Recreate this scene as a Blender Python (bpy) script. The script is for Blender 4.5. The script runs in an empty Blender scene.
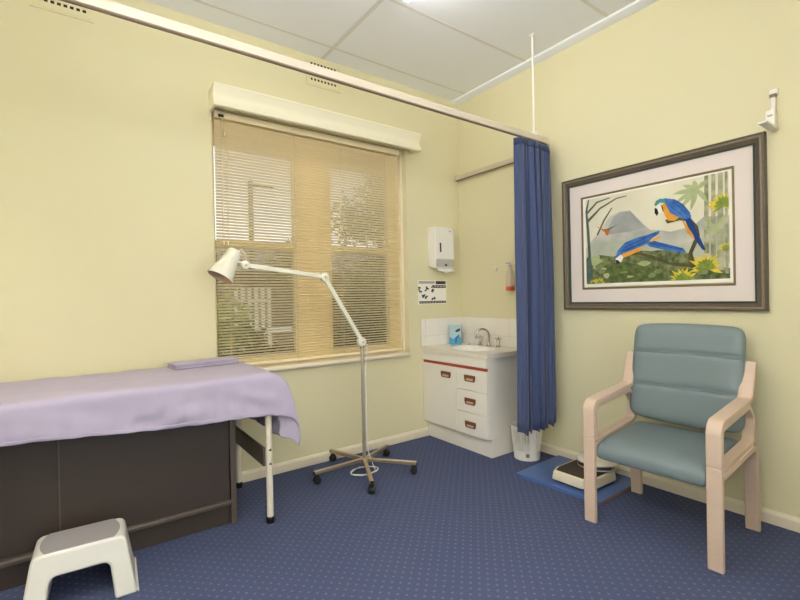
import bpy, bmesh, math, random
from mathutils import Vector, Matrix
rnd = random.Random(7)
PI = math.pi
scene = bpy.context.scene
COL = scene.collection

# ------------------------------------------------------------------ colours / materials
def lin(c):
    c /= 255.0
    return c / 12.92 if c <= 0.04045 else ((c + 0.055) / 1.055) ** 2.4
def rgb(r, g, b): return (lin(r), lin(g), lin(b), 1.0)

def mat(name, col, rough=0.6, metal=0.0, spec=0.5, bump=0.0, bscale=200.0, var=0.0, vscale=8.0, emit=None, estr=0.0, coat=0.0, sheen=0.0):
    m = bpy.data.materials.new(name); m.use_nodes = True
    nt = m.node_tree; b = nt.nodes['Principled BSDF']
    b.inputs['Base Color'].default_value = col
    b.inputs['Roughness'].default_value = rough
    b.inputs['Metallic'].default_value = metal
    b.inputs['Specular IOR Level'].default_value = spec
    b.inputs['Coat Weight'].default_value = coat
    b.inputs['Sheen Weight'].default_value = sheen
    tc = nt.nodes.new('ShaderNodeTexCoord')
    if bump > 0:
        n = nt.nodes.new('ShaderNodeTexNoise'); n.inputs['Scale'].default_value = bscale; n.inputs['Detail'].default_value = 3
        nt.links.new(tc.outputs['Object'], n.inputs['Vector'])
        bp = nt.nodes.new('ShaderNodeBump'); bp.inputs['Strength'].default_value = bump; bp.inputs['Distance'].default_value = 0.002
        nt.links.new(n.outputs['Fac'], bp.inputs['Height']); nt.links.new(bp.outputs['Normal'], b.inputs['Normal'])
    if var > 0:
        n = nt.nodes.new('ShaderNodeTexNoise'); n.inputs['Scale'].default_value = vscale; n.inputs['Detail'].default_value = 4
        nt.links.new(tc.outputs['Object'], n.inputs['Vector'])
        mx = nt.nodes.new('ShaderNodeMix'); mx.data_type = 'RGBA'
        mx.inputs[6].default_value = tuple(c * (1 - var) for c in col[:3]) + (1,)
        mx.inputs[7].default_value = tuple(min(1, c * (1 + var)) for c in col[:3]) + (1,)
        nt.links.new(n.outputs['Fac'], mx.inputs[0]); nt.links.new(mx.outputs[2], b.inputs['Base Color'])
    if emit:
        b.inputs['Emission Color'].default_value = emit; b.inputs['Emission Strength'].default_value = estr
    return m

def carpet_material():
    m = mat('blue_dotted_carpet', rgb(66, 74, 104), 0.95, spec=0.1)
    nt = m.node_tree; b = nt.nodes['Principled BSDF']; L = nt.links; N = nt.nodes
    tc = N.new('ShaderNodeTexCoord')
    def dots(off):
        mp = N.new('ShaderNodeMapping'); mp.inputs['Location'].default_value = (off, off, 0)
        s = 1 / 0.055
        mp.inputs['Scale'].default_value = (s, s, 0)
        L.new(tc.outputs['Object'], mp.inputs['Vector'])
        fr = N.new('ShaderNodeVectorMath'); fr.operation = 'FRACTION'; L.new(mp.outputs[0], fr.inputs[0])
        sb = N.new('ShaderNodeVectorMath'); sb.operation = 'SUBTRACT'; sb.inputs[1].default_value = (.5, .5, 0); L.new(fr.outputs[0], sb.inputs[0])
        ln = N.new('ShaderNodeVectorMath'); ln.operation = 'LENGTH'; L.new(sb.outputs[0], ln.inputs[0])
        mr = N.new('ShaderNodeMapRange'); mr.inputs[1].default_value = 0.09; mr.inputs[2].default_value = 0.14
        mr.inputs[3].default_value = 1; mr.inputs[4].default_value = 0; L.new(ln.outputs['Value'], mr.inputs[0])
        return mr.outputs[0]
    nz = N.new('ShaderNodeTexNoise'); nz.inputs['Scale'].default_value = 260; nz.inputs['Detail'].default_value = 2
    L.new(tc.outputs['Object'], nz.inputs['Vector'])
    base = N.new('ShaderNodeMix'); base.data_type = 'RGBA'
    base.inputs[6].default_value = rgb(66, 75, 106); base.inputs[7].default_value = rgb(84, 93, 122)
    L.new(nz.outputs['Fac'], base.inputs[0])
    m1 = N.new('ShaderNodeMix'); m1.data_type = 'RGBA'; m1.inputs[7].default_value = rgb(116, 102, 124)
    L.new(dots(0.0), m1.inputs[0]); L.new(base.outputs[2], m1.inputs[6])
    m2 = N.new('ShaderNodeMix'); m2.data_type = 'RGBA'; m2.inputs[7].default_value = rgb(104, 104, 130)
    L.new(dots(0.5), m2.inputs[0]); L.new(m1.outputs[2], m2.inputs[6])
    L.new(m2.outputs[2], b.inputs['Base Color'])
    bp = N.new('ShaderNodeBump'); bp.inputs['Strength'].default_value = 0.5; bp.inputs['Distance'].default_value = 0.003
    L.new(nz.outputs['Fac'], bp.inputs['Height']); L.new(bp.outputs['Normal'], b.inputs['Normal'])
    return m

def wood_material(name, c1, c2, scale=(2, 2, 30), rough=0.45):
    m = mat(name, c1, rough)
    nt = m.node_tree; b = nt.nodes['Principled BSDF']; L = nt.links; N = nt.nodes
    tc = N.new('ShaderNodeTexCoord'); mp = N.new('ShaderNodeMapping'); mp.inputs['Scale'].default_value = scale
    n = N.new('ShaderNodeTexNoise'); n.inputs['Scale'].default_value = 3; n.inputs['Detail'].default_value = 5
    L.new(tc.outputs['Object'], mp.inputs['Vector']); L.new(mp.outputs[0], n.inputs['Vector'])
    mx = N.new('ShaderNodeMix'); mx.data_type = 'RGBA'; mx.inputs[6].default_value = c1; mx.inputs[7].default_value = c2
    L.new(n.outputs['Fac'], mx.inputs[0]); L.new(mx.outputs[2], b.inputs['Base Color'])
    return m

def glass_material():
    m = bpy.data.materials.new('window_glass'); m.use_nodes = True
    nt = m.node_tree; N = nt.nodes; L = nt.links
    N.remove(N['Principled BSDF'])
    t = N.new('ShaderNodeBsdfTransparent'); t.inputs[0].default_value = (.93, .95, .94, 1)
    g = N.new('ShaderNodeBsdfGlossy'); g.inputs['Roughness'].default_value = 0.02
    fr = N.new('ShaderNodeFresnel'); fr.inputs[0].default_value = 1.45
    mx = N.new('ShaderNodeMixShader')
    L.new(fr.outputs[0], mx.inputs[0]); L.new(t.outputs[0], mx.inputs[1]); L.new(g.outputs[0], mx.inputs[2])
    L.new(mx.outputs[0], N['Material Output'].inputs[0])
    return m

M = dict(
    wall=mat('cream_yellow_paint', rgb(222, 214, 177), 0.75, spec=0.25, bump=0.08, bscale=60),
    ceiling=mat('white_ceiling_paint', rgb(240, 242, 248), 0.9, spec=0.1),
    trimw=mat('cream_gloss_trim', rgb(232, 220, 196), 0.4),
    valance=mat('ivory_valance_paint', rgb(240, 234, 208), 0.45),
    carpet=carpet_material(),
    sash=mat('cream_sash_paint', rgb(236, 218, 172), 0.5),
    jamb=mat('pale_jamb_paint', rgb(236, 226, 200), 0.5),
    glass=glass_material(),
    slat=mat('tan_slat_enamel', rgb(250, 236, 200), 0.35),
    cord=mat('cream_cord', rgb(225, 208, 165), 0.7),
    black=mat('black_plastic', rgb(22, 22, 24), 0.5),
    rail=mat('ivory_rail_enamel', rgb(206, 194, 176), 0.45),
    curtain=mat('navy_curtain_cloth', rgb(66, 77, 112), 0.8, spec=0.2, bump=0.25, bscale=500, sheen=0.2),
    whitep=mat('white_plastic', rgb(236, 232, 224), 0.35),
    greyp=mat('grey_plastic', rgb(186, 180, 172), 0.4),
    paper=mat('white_paper', rgb(244, 240, 228), 0.9),
    laminate=mat('white_laminate', rgb(234, 228, 218), 0.4),
    bench=mat('cream_bench_laminate', rgb(226, 218, 204), 0.3, var=0.03, vscale=90),
    redstripe=mat('brick_red_edging', rgb(160, 62, 34), 0.5),
    handle=mat('brown_plastic_handle', rgb(116, 62, 34), 0.4),
    handlein=mat('pale_handle_recess', rgb(196, 178, 156), 0.35, 0.4),
    chrome=mat('chrome', rgb(205, 200, 195), 0.15, 1.0),
    steel=mat('satin_steel_pole', rgb(214, 202, 184), 0.32, 0.8),
    brushed=mat('brushed_nickel_legs', rgb(190, 170, 146), 0.35, 0.85),
    tile=mat('white_glazed_tile', rgb(238, 232, 222), 0.15),
    grout=mat('cream_grout', rgb(196, 186, 170), 0.9),
    vinyl=mat('teal_grey_vinyl', rgb(112, 125, 128), 0.42, spec=0.45, bump=0.1, bscale=350, var=0.04, vscale=5),
    beech=wood_material('limed_beech_ply', rgb(210, 187, 168), rgb(196, 171, 151), (3, 3, 40)),
    darklam=wood_material('dark_brown_laminate', rgb(68, 59, 53), rgb(60, 52, 47), (1, 1, 60), 0.36),
    darkedge=mat('dark_brown_edging', rgb(92, 82, 74), 0.33),
    dark=mat('deep_brown_panel', rgb(52, 46, 42), 0.6),  # darker brown than the doors, for the cabinet carcass
    sheet=mat('lavender_cotton', rgb(180, 170, 192), 0.9, spec=0.1, bump=0.35, bscale=30, sheen=0.15),
    hem=mat('lavender_hem_cotton', rgb(174, 164, 186), 0.9, spec=0.1),
    cream_metal=mat('cream_enamelled_tube', rgb(226, 216, 198), 0.4),
    lampw=mat('cream_lamp_enamel', rgb(228, 224, 206), 0.35),
    lampin=mat('lamp_inner_enamel', rgb(205, 178, 148), 0.4),
    stoolw=mat('ivory_stool_plastic', rgb(226, 223, 214), 0.45),
    stoolg=mat('grey_stool_pad', rgb(160, 154, 152), 0.7, bump=0.2, bscale=300),
    board=mat('blue_laminate_board', rgb(70, 100, 158), 0.32, var=0.06, vscale=5),
    boardedge=wood_material('raw_particleboard_edge', rgb(150, 112, 80), rgb(128, 92, 64), (30, 30, 30), 0.8),
    scalew=mat('ivory_scale_enamel', rgb(230, 220, 196), 0.35),
    rubber=mat('brown_black_ribbed_rubber', rgb(66, 52, 42), 0.8),
    glassdial=mat('pale_dial_face', rgb(232, 224, 206), 0.12, coat=0.5),
    framewood=wood_material('bronze_green_frame_wood', rgb(66, 62, 54), rgb(100, 88, 70), (25, 25, 25), 0.4),
    framegold=wood_material('bronze_bead', rgb(150, 128, 100), rgb(120, 104, 84), (25, 25, 25), 0.4),
    matboard=mat('pale_pink_mat_board', rgb(224, 212, 204), 0.95, spec=0.05),
    fillet=mat('bronze_fillet', rgb(126, 106, 78), 0.4, 0.3),
    tube=mat('lit_fluorescent_tube', rgb(250, 250, 245), 0.4, emit=(1.0, 0.985, 0.98, 1), estr=42.0),
    hole=mat('dark_vent_void', rgb(40, 32, 22), 0.9),
    grass=mat('lawn_green', rgb(120, 124, 84), 0.95, var=0.2, vscale=3),
    path=mat('pale_concrete', rgb(196, 190, 178), 0.9),
    leafdark=mat('dark_glossy_leaf', rgb(74, 80, 56), 0.5, var=0.3, vscale=9),
    leaflight=mat('light_olive_leaf', rgb(150, 160, 84), 0.6, var=0.25, vscale=9),
    leafmid=mat('grey_green_leaf', rgb(118, 116, 84), 0.6, var=0.25, vscale=9),
    bark=mat('brown_bark', rgb(96, 80, 62), 0.9),
    fence=mat('grey_brown_fence_timber', rgb(150, 134, 116), 0.85, var=0.12, vscale=6),
    picket=mat('white_picket_paint', rgb(222, 214, 196), 0.7),
    brick=mat('brown_brick_wall', rgb(140, 122, 104), 0.9, var=0.15, vscale=14),
    roofm=mat('grey_roof_sheet', rgb(120, 112, 106), 0.7),
    blueg=mat('blue_box_print', rgb(70, 150, 186), 0.5),
    skyb=mat('pale_blue_box_card', rgb(168, 196, 206), 0.5),
    orange=mat('orange_red_plastic', rgb(214, 92, 60), 0.45),
    clear=mat('cloudy_bottle_plastic', rgb(216, 196, 170), 0.25),
    ink=mat('dark_print_ink', rgb(74, 66, 60), 0.9),
    inkgrey=mat('grey_print_ink', rgb(176, 170, 160), 0.9),
)

# ------------------------------------------------------------------ mesh helpers
class MB:
    """collects shapes into one bmesh"""
    def __init__(s): s.bm = bmesh.new(); s.mi = 0
    def face(s, vs):
        try:
            f = s.bm.faces.new(vs); f.material_index = s.mi; return f
        except ValueError: return None
    def poly(s, pts): return s.face([s.bm.verts.new(p) for p in pts])
    def box(s, x0, x1, y0, y1, z0, z1, mtx=None):
        P = [Vector((x, y, z)) for z in (z0, z1) for y in (y0, y1) for x in (x0, x1)]
        if mtx: P = [mtx @ p for p in P]
        v = [s.bm.verts.new(p) for p in P]
        for q in ((0, 2, 3, 1), (4, 5, 7, 6), (0, 1, 5, 4), (2, 6, 7, 3), (0, 4, 6, 2), (1, 3, 7, 5)):
            s.face([v[i] for i in q])
        return s
    def rings(s, rings, closed=True, caps=True):
        R = [[s.bm.verts.new(p) for p in r] for r in rings]
        n = len(R[0])
        for a, b in zip(R[:-1], R[1:]):
            for i in range(n if closed else n - 1):
                j = (i + 1) % n
                s.face([a[i], a[j], b[j], b[i]])
        if caps and closed:
            s.face(list(reversed(R[0]))); s.face(R[-1])
        return R
    def lathe(s, prof, n=24, mtx=None, caps=True):
        rr = []
        for r, z in prof:
            ring = [Vector((max(r, 1e-5) * math.cos(2 * PI * i / n), max(r, 1e-5) * math.sin(2 * PI * i / n), z)) for i in range(n)]
            rr.append([mtx @ p for p in ring] if mtx else ring)
        s.rings(rr, True, caps); return s
    def tube(s, pts, r, n=10, caps=True, rect=None):
        """sweep a circle (or a w x h rectangle) along points"""
        P = [Vector(p) for p in pts]; rings = []; prev = None
        for i, p in enumerate(P):
            d = (P[min(i + 1, len(P) - 1)] - P[max(i - 1, 0)]).normalized()
            up = Vector((0, 0, 1)) if abs(d.z) < 0.95 else Vector((1, 0, 0))
            if prev is None: a = d.cross(up).normalized()
            else:
                a = prev - d * prev.dot(d); a.normalize()
            prev = a; b = d.cross(a).normalized()
            if rect:
                w, h = rect; rings.append([p + a * sx * w / 2 + b * sz * h / 2 for sx, sz in ((-1, -1), (1, -1), (1, 1), (-1, 1))])
            else:
                rad = r[i] if isinstance(r, (list, tuple)) else r
                rings.append([p + (a * math.cos(2 * PI * k / n) + b * math.sin(2 * PI * k / n)) * rad for k in range(n)])
        s.rings(rings, True, caps); return s
    def prism(s, pts2, axis, a0, a1):
        """extrude a 2D outline along an axis: 'x' -> (y,z), 'y' -> (x,z), 'z' -> (x,y)"""
        def P(u, v, a): return {'x': (a, u, v), 'y': (u, a, v), 'z': (u, v, a)}[axis]
        s.rings([[P(u, v, a0) for u, v in pts2], [P(u, v, a1) for u, v in pts2]]); return s

def finish(o, bevel=0.0, seg=2, smooth=35, subsurf=0, solid=0.0):
    me = o.data
    for p in me.polygons: p.use_smooth = True
    me.set_sharp_from_angle(angle=math.radians(smooth))
    if solid:
        md = o.modifiers.new('solid', 'SOLIDIFY'); md.thickness = solid; md.offset = 0
    if bevel > 0:
        md = o.modifiers.new('bevel', 'BEVEL'); md.width = bevel; md.segments = seg; md.limit_method = 'ANGLE'; md.angle_limit = math.radians(30)
        md.harden_normals = False
    if subsurf:
        md = o.modifiers.new('sub', 'SUBSURF'); md.levels = subsurf; md.render_levels = subsurf

def obj(name, mb, m, parent=None, bevel=0.0, seg=2, smooth=35, subsurf=0, world=True, solid=0.0):
    bm = mb.bm
    bmesh.ops.recalc_face_normals(bm, faces=bm.faces)
    me = bpy.data.meshes.new(name)
    root = parent
    if parent is not None and world:
        off = Vector(parent.location)
        while root.parent is not None:
            root = root.parent; off += Vector(root.location)
        bmesh.ops.translate(bm, verts=bm.verts, vec=-off)
    bm.to_mesh(me); bm.free()
    for mm in (m if isinstance(m, (list, tuple)) else [m]): me.materials.append(mm)
    o = bpy.data.objects.new(name, me); COL.objects.link(o)
    if parent is not None: o.parent = parent
    finish(o, bevel, seg, smooth, subsurf, solid)
    return o

def tag(o, label=None, cat=None, group=None, kind=None):
    if label: o['label'] = label
    if cat: o['category'] = cat
    if group: o['group'] = group
    if kind: o['kind'] = kind
    return o
def thing(name, loc, label, cat, group=None, rz=0.0):
    o = bpy.data.objects.new(name, None); COL.objects.link(o)
    o.location = loc; o.rotation_euler = (0, 0, rz); o.empty_display_size = 0.1
    return tag(o, label, cat, group)
def struct(name, mb, m, label=None, bevel=0.0, parent=None, **k):
    o = obj(name, mb, m, parent, bevel, **k)
    if parent is None: o['kind'] = 'structure'
    if label: o['label'] = label
    return o
def fillet(pts, rads, seg=6):
    """round the inner corners of an open 2D polyline"""
    out = []
    for i, p in enumerate(pts):
        r = rads[i] if isinstance(rads, (list, tuple)) else rads
        if i in (0, len(pts) - 1) or r <= 0: out.append(tuple(p)); continue
        P = Vector(p); a = (Vector(pts[i - 1]) - P).normalized(); b = (Vector(pts[i + 1]) - P).normalized()
        ang = a.angle(b); t = r / math.tan(ang / 2)
        A = P + a * t; B = P + b * t; c = P + (a + b).normalized() * (r / math.sin(ang / 2))
        va, vb = A - c, B - c; th = va.angle(vb)
        for k in range(seg + 1):
            f = k / seg
            v = (va * math.sin((1 - f) * th) + vb * math.sin(f * th)) / math.sin(th) if th > 1e-4 else va
            out.append(tuple(c + v))
    return out
def rounded_rect(x0, x1, y0, y1, r, seg=6):
    out = []
    for cx, cy, a0 in ((x1 - r, y1 - r, 0), (x0 + r, y1 - r, 90), (x0 + r, y0 + r, 180), (x1 - r, y0 + r, 270)):
        for k in range(seg + 1):
            a = math.radians(a0 + 90 * k / seg); out.append((cx + r * math.cos(a), cy + r * math.sin(a)))
    return out
def lookat(a, b):
    """matrix whose local z runs from a to b"""
    a, b = Vector(a), Vector(b); z = (b - a).normalized()
    return Matrix.Translation(a) @ z.to_track_quat('Z', 'Y').to_matrix().to_4x4()

# ------------------------------------------------------------------ the room shell
H = 3.2; XL = -4.5; YF = -4.4
OX0, OX1, OZ0, OZ1 = -2.31, -0.647, 0.80, 2.62      # window opening
b = MB().box(XL - .15, .15, YF - .15, .20, -.08, 0); struct('floor', b, M['carpet'], 'navy carpet with rows of tiny pale dots')
b = MB()
b.box(XL - .15, OX0, 0, .20, 0, H); b.box(OX1, .15, 0, .20, 0, H); b.box(OX0, OX1, 0, .20, 0, OZ0 - .03); b.box(OX0, OX1, 0, .20, OZ1, H)
struct('wall_back', b, M['wall'], 'pale yellow wall holding the window')
struct('wall_right', MB().box(0, .15, YF - .15, 0, 0, H), M['wall'], 'pale yellow wall holding the parrot picture')
struct('wall_left', MB().box(XL - .15, XL, YF - .15, -4.15, 0, H).box(XL - .15, XL, -2.35, 0, 0, H).box(XL - .15, XL, -4.15, -2.35, 0, .75).box(XL - .15, XL, -4.15, -2.35, 2.55, H), M['wall'])
GX0, GX1 = -3.3, -1.5
struct('wall_front', MB().box(XL, GX0, YF - .15, YF, 0, H).box(GX1, 0, YF - .15, YF, 0, H).box(GX0, GX1, YF - .15, YF, 0, .75).box(GX0, GX1, YF - .15, YF, 2.55, H), M['wall'])
FX0, FX1, FZ0, FZ1 = -4.15, -2.35, .75, 2.55
WL = XL - .15
b = MB()
for z in (FZ0, (FZ0 + FZ1) / 2 - .025, FZ1 - .05): b.box(XL - .11, XL - .05, FX0, FX1, z, z + .05)
for x in (FX0, (FX0 + FX1) / 2 - .03, FX1 - .05): b.box(XL - .109, XL - .051, x, x + .05, FZ0 + .05, FZ1 - .05)
wf2 = struct('added_window_left', b, M['jamb'], 'added window in the left wall beside the camera, for fill light')  # unseen window, added as an opening for side fill
struct('glass_pane', MB().box(XL - .082, XL - .078, FX0 + .01, FX1 - .01, FZ0 + .01, FZ1 - .01), M['glass'], parent=wf2)
b = MB()
for z in (FZ0, (FZ0 + FZ1) / 2 - .025, FZ1 - .05): b.box(GX0, GX1, YF - .11, YF - .05, z, z + .05)
for x in (GX0, (GX0 + GX1) / 2 - .03, GX1 - .05): b.box(x, x + .05, YF - .109, YF - .051, FZ0 + .05, FZ1 - .05)
wf3 = struct('added_window_behind', b, M['jamb'], 'added window in the wall behind the camera, for fill light')  # second unseen window, added to bring fill from the camera side
struct('glass_pane', MB().box(GX0 + .01, GX1 - .01, YF - .082, YF - .078, FZ0 + .01, FZ1 - .01), M['glass'], parent=wf3)
def added_fill(loc, rot, e):  # area light added outside an unseen window to brighten the room
    d = bpy.data.lights.new('added_window_fill', 'AREA'); d.shape = 'RECTANGLE'; d.size = 1.7; d.size_y = 1.7; d.energy = e; d.color = (.97, .985, 1.0)
    o = bpy.data.objects.new('added_window_fill', d); COL.objects.link(o); o.location = loc; o.rotation_euler = rot
added_fill((XL - .22, (FX0 + FX1) / 2, (FZ0 + FZ1) / 2 + .02), (PI / 2, 0, -PI / 2), 29)
added_fill(((GX0 + GX1) / 2, YF - .22, (FZ0 + FZ1) / 2 + .02), (PI / 2, 0, 0), 52)
struct('ceiling', MB().box(XL - .15, .15, YF - .15, .20, H, H + .1), M['ceiling'], 'white sheeted ceiling')
# cover strips over the ceiling sheet joints, and the slim cornice bead
b = MB()
for y in (-.19, -.89, -1.59, -2.29, -2.99, -3.69): b.box(XL, -.07, y - .012, y + .012, H - .0015, H)
for x in (-1.46, -2.92): b.box(x - .016, x + .016, YF, 0, H - .0017, H)
struct('trim_1', b, mat('ceiling_strip_paint', rgb(222, 220, 218), .9, spec=.1), 'flat cover strips over the ceiling sheet joints', .002)
b = MB().prism([(0, H), (-.075, H), (-.07, H - .012), (-.012, H - .03), (0, H - .03)], 'y', YF, 0)
struct('trim_2', b, M['ceiling'], 'narrow white cornice bead over the picture wall')
def skirting(name, pts, axis, a0, a1):
    struct(name, MB().prism(pts, axis, a0, a1), M['trimw'], None, .002)
skirting('baseboard_back', [(0, 0), (-.018, 0), (-.018, .055), (-.008, .072), (0, .075)], 'x', XL, -.45)
skirting('baseboard_right', [(0, 0), (-.018, 0), (-.018, .055), (-.008, .072), (0, .075)], 'y', YF, -.80)
skirting('baseboard_left', [(XL, 0), (XL + .018, 0), (XL + .018, .055), (XL + .008, .072), (XL, .075)], 'y', YF, 0)

# window: frame, two double-hung sashes and glass
wf = struct('window_1', (lambda q: (q.box(OX0, OX1, .09, .18, OZ1 - .05, OZ1), q.box(OX0, OX0 + .02, .09, .18, OZ0, OZ1),
                                      q.box(OX1 - .02, OX1, .06, .18, OZ0, OZ1), q.box(OX0, OX1, .09, .18, OZ0 - .03, OZ0 + .03), q)[-1])(MB()), M['jamb'],
            'twin double hung window behind the tan blind', .003)
b = MB(); b.box(-1.675, -1.372, .085, .17, OZ0, OZ1); struct('mullion', b, M['sash'], parent=wf, bevel=.004)
for x0, x1 in ((OX0 + .005, -1.675), (-1.372, OX1 - .02)):
    b = MB(); st = .03 if x0 < -2 else .012; sr = .012 if x0 < -2 else .125
    b.box(x0, x0 + st, .10, .15, OZ0, OZ1); b.box(x1 - sr, x1, .10, .15, OZ0, OZ1)
    b.box(x0 + st, x1 - sr, .10, .15, OZ0, OZ0 + .07); b.box(x0 + st, x1 - sr, .10, .15, 2.40, OZ1); b.box(x0 + st, x1 - sr, .095, .15, 1.672, 1.722)
    s = struct('sash', b, M['sash'], parent=wf, bevel=.003)
    struct('glass_pane', MB().box(x0 + st, x1 - sr, .122, .126, OZ0 + .07, 2.40), M['glass'], parent=s)
b = MB().prism([(.09, .80), (-.035, .795), (-.042, .785), (-.042, .772), (-.035, .762), (.0, .755), (.09, .755)], 'x', -2.36, -.672)
struct('trim_3', b, M['trimw'], 'pale window sill board under the blind', .003)

# ------------------------------------------------------------------ valance over the window
z0, z1 = 2.585, 2.737
prof = [(0, z1 - .012), (-.128, z1 - .004), (-.140, z1), (-.142, z1 - .012)]
for k in range(9):
    f = k / 8; prof.append((-.137 + .022 * math.sin(f * PI) ** 1.5 - .003 * f, z1 - .02 - f * (z1 - z0 - .03)))
prof += [(-.140, z0 + .004), (-.134, z0), (-.106, z0), (-.106, z1 - .025), (0, z1 - .03)]
t = thing('window_valance', (-1.45, 0, z0), 'ivory moulded timber valance box across the top of the window', 'valance')
obj('face_board', MB().prism(prof, 'x', -2.325, -.575), M['valance'], t, .0015)
endp = [(0, z0), (-.1055, z0), (-.1055, z1 - .032), (0, z1 - .032)]
for x in (-2.325, -.593): obj('end_board', MB().prism(endp, 'x', x + .0005, x + .0175), M['valance'], t)

# ------------------------------------------------------------------ venetian blind
t = thing('venetian_blind', (-1.49, .04, .80), 'tan slim slat venetian blind drawn down over the window', 'blind')
BX0, BX1 = -2.287, -.705
obj('head_rail', MB().box(BX0, BX1, .015, .055, 2.565, 2.612), M['slat'], t, .003)
b = MB(); tilt = math.atan(.55); zs = 2.545; n = 0; pitch = .0212
while zs > .845:
    ring = []
    for up in (0, 1):
        pts = []
        for k in range(5):
            f = (k - 2) / 2; y = f * .0125; crown = .0016 * (1 - f * f) + up * .0006
            pts.append((.04 + y * math.cos(tilt) + crown * math.sin(tilt), zs - y * math.sin(tilt) + crown * math.cos(tilt)))
        ring += pts if up == 0 else list(reversed(pts))
    b.prism(ring, 'x', BX0 + .004, BX1 - .004); zs -= pitch; n += 1
obj('slats', b, M['slat'], t)
obj('bottom_rail', MB().box(BX0 + .002, BX1 - .002, .026, .054, .816, .832), M['slat'], t, .004)
for x in (-2.20, -1.705, -1.295, -.86):
    obj('ladder_cord', MB().tube([(x, .0255, 2.565), (x, .0255, .83)], .0014, 6).tube([(x, .0545, 2.565), (x, .0545, .83)], .0012, 6), M['cord'], t)
obj('tilt_mechanism', MB().box(-2.262, -2.225, .004, .02, 2.57, 2.588), M['black'], t, .003)
obj('pull_cord', MB().tube([(-2.245, .010, 2.57), (-2.245, .009, 2.2), (-2.243, .008, 1.70)], .0018, 6).lathe([(.0, 0), (.008, .004), (.006, .03), (.002, .034)], 10, Matrix.Translation((-2.243, .008, 1.668))), M['cord'], t)
obj('tilt_cord', MB().tube([(-2.225, .010, 2.57), (-2.222, .009, 2.46)], .0016, 6).lathe([(.0, 0), (.008, .004), (.007, .022), (.002, .028)], 10, Matrix.Translation((-2.222, .009, 2.434))).tube([(-2.216, .010, 2.57), (-2.214, .009, 1.70)], .0014, 6).lathe([(.0, 0), (.008, .004), (.006, .03), (.002, .034)], 10, Matrix.Translation((-2.214, .009, 1.668))), M['cord'], t)

# ------------------------------------------------------------------ plaster wall vents
def vent(x0, x1, z0, z1, nx, rows, hx0, hx1, label):
    t = thing('wall_vent', ((x0 + x1) / 2, 0, z0), label, 'vent', 'plaster vents high on the window wall')
    hw = (hx1 - hx0) / nx; hs = hw * .30
    b = MB(); zs = [z0]; xs = [x0]
    for r in rows: zs += [r - hs, r + hs]
    zs.append(z1)
    for i in range(nx):
        c = hx0 + hw * (i + .5); xs += [c - hs, c + hs]
    xs.append(x1)
    for j in range(len(zs) - 1):
        if j % 2 == 0: b.box(x0, x1, -.006, 0, zs[j], zs[j + 1])
        else:
            for i in range(0, len(xs) - 1, 2): b.box(xs[i], xs[i + 1], -.006, 0, zs[j], zs[j + 1])
    obj('plate', b, M['wall'], t)
    bd = MB()
    for a in ((x0 + .012, x1 - .012, z0 + .012, z0 + .016), (x0 + .012, x1 - .012, z1 - .016, z1 - .012), (x0 + .012, x0 + .016, z0 + .012, z1 - .012), (x1 - .016, x1 - .012, z0 + .012, z1 - .012)):
        bd.box(a[0], a[1], -.009, -.005, a[2], a[3])
    obj('border_bead', bd, M['wall'], t)
    obj('void', MB().box(hx0, hx1, -.002, -.0005, z0 + .03, z1 - .03), M['hole'], t)
vent(-1.60, -1.30, 2.965, 3.185, 8, (3.015, 3.138), -1.571, -1.337, 'cream plaster vent above the valance, half hidden by the curtain rail')
vent(-3.265, -2.965, 2.965, 3.185, 8, (3.018, 3.138), -3.238, -2.998, 'cream plaster vent at the top left, over the couch end')

# ------------------------------------------------------------------ ceiling light battens (fluorescent tubes), hanging ones added for fill
def batten(x, y0, y1, label, hang=0.0):
    t = thing('fluorescent_light', (x, (y0 + y1) / 2, 3.2), label, 'ceiling light', 'tube lights on the ceiling')
    zt = 3.2 - hang
    obj('housing', MB().box(x - .028, x + .028, y0, y1, zt - .04, zt), M['whitep'], t, .006)
    for y in (y0 + .012, y1 - .012): obj('lamp_holder', MB().box(x - .012, x + .012, y - .010, y + .010, zt - .088, zt - .0395), M['whitep'], t, .003)
    obj('tube', MB().tube([(x, y0 + .022, zt - .07), (x, y1 - .022, zt - .07)], .018, 16), M['tube'], t)
    if hang:
        for dx in (-.045, .045): obj('tube', MB().tube([(x + dx, y0 + .022, zt + .02), (x + dx, y1 - .022, zt + .02)], .013, 12), M['tube'], t)
        for y in (y0 + .2, y1 - .2): obj('hanging_rod', MB().tube([(x, y, zt), (x, y, 3.2)], .006, 8), M['whitep'], t)
        obj('tube', MB().tube([(x, y0 + .022, zt + .03), (x, y1 - .022, zt + .03)], .018, 16), M['tube'], t)
        for y in (y0 + .012, y1 - .012): obj('lamp_holder', MB().box(x - .062, x + .062, y - .010, y + .010, zt - .0005, zt + .048), M['whitep'], t, .003)
    return t
batten(-1.395, -1.62, -1.012, 'bare tube ceiling light whose far end shows at the top edge')
batten(-3.35, -2.75, -1.55, 'added hanging twin tube light over the couch side of the room, out of view', .75)  # unseen fitting added to brighten the ceiling and window wall
batten(-3.2, -4.2, -3.0, 'added hanging twin tube light at the doorway end of the room, out of view', .75)  # another added fitting out of view, for general brightness

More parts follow.
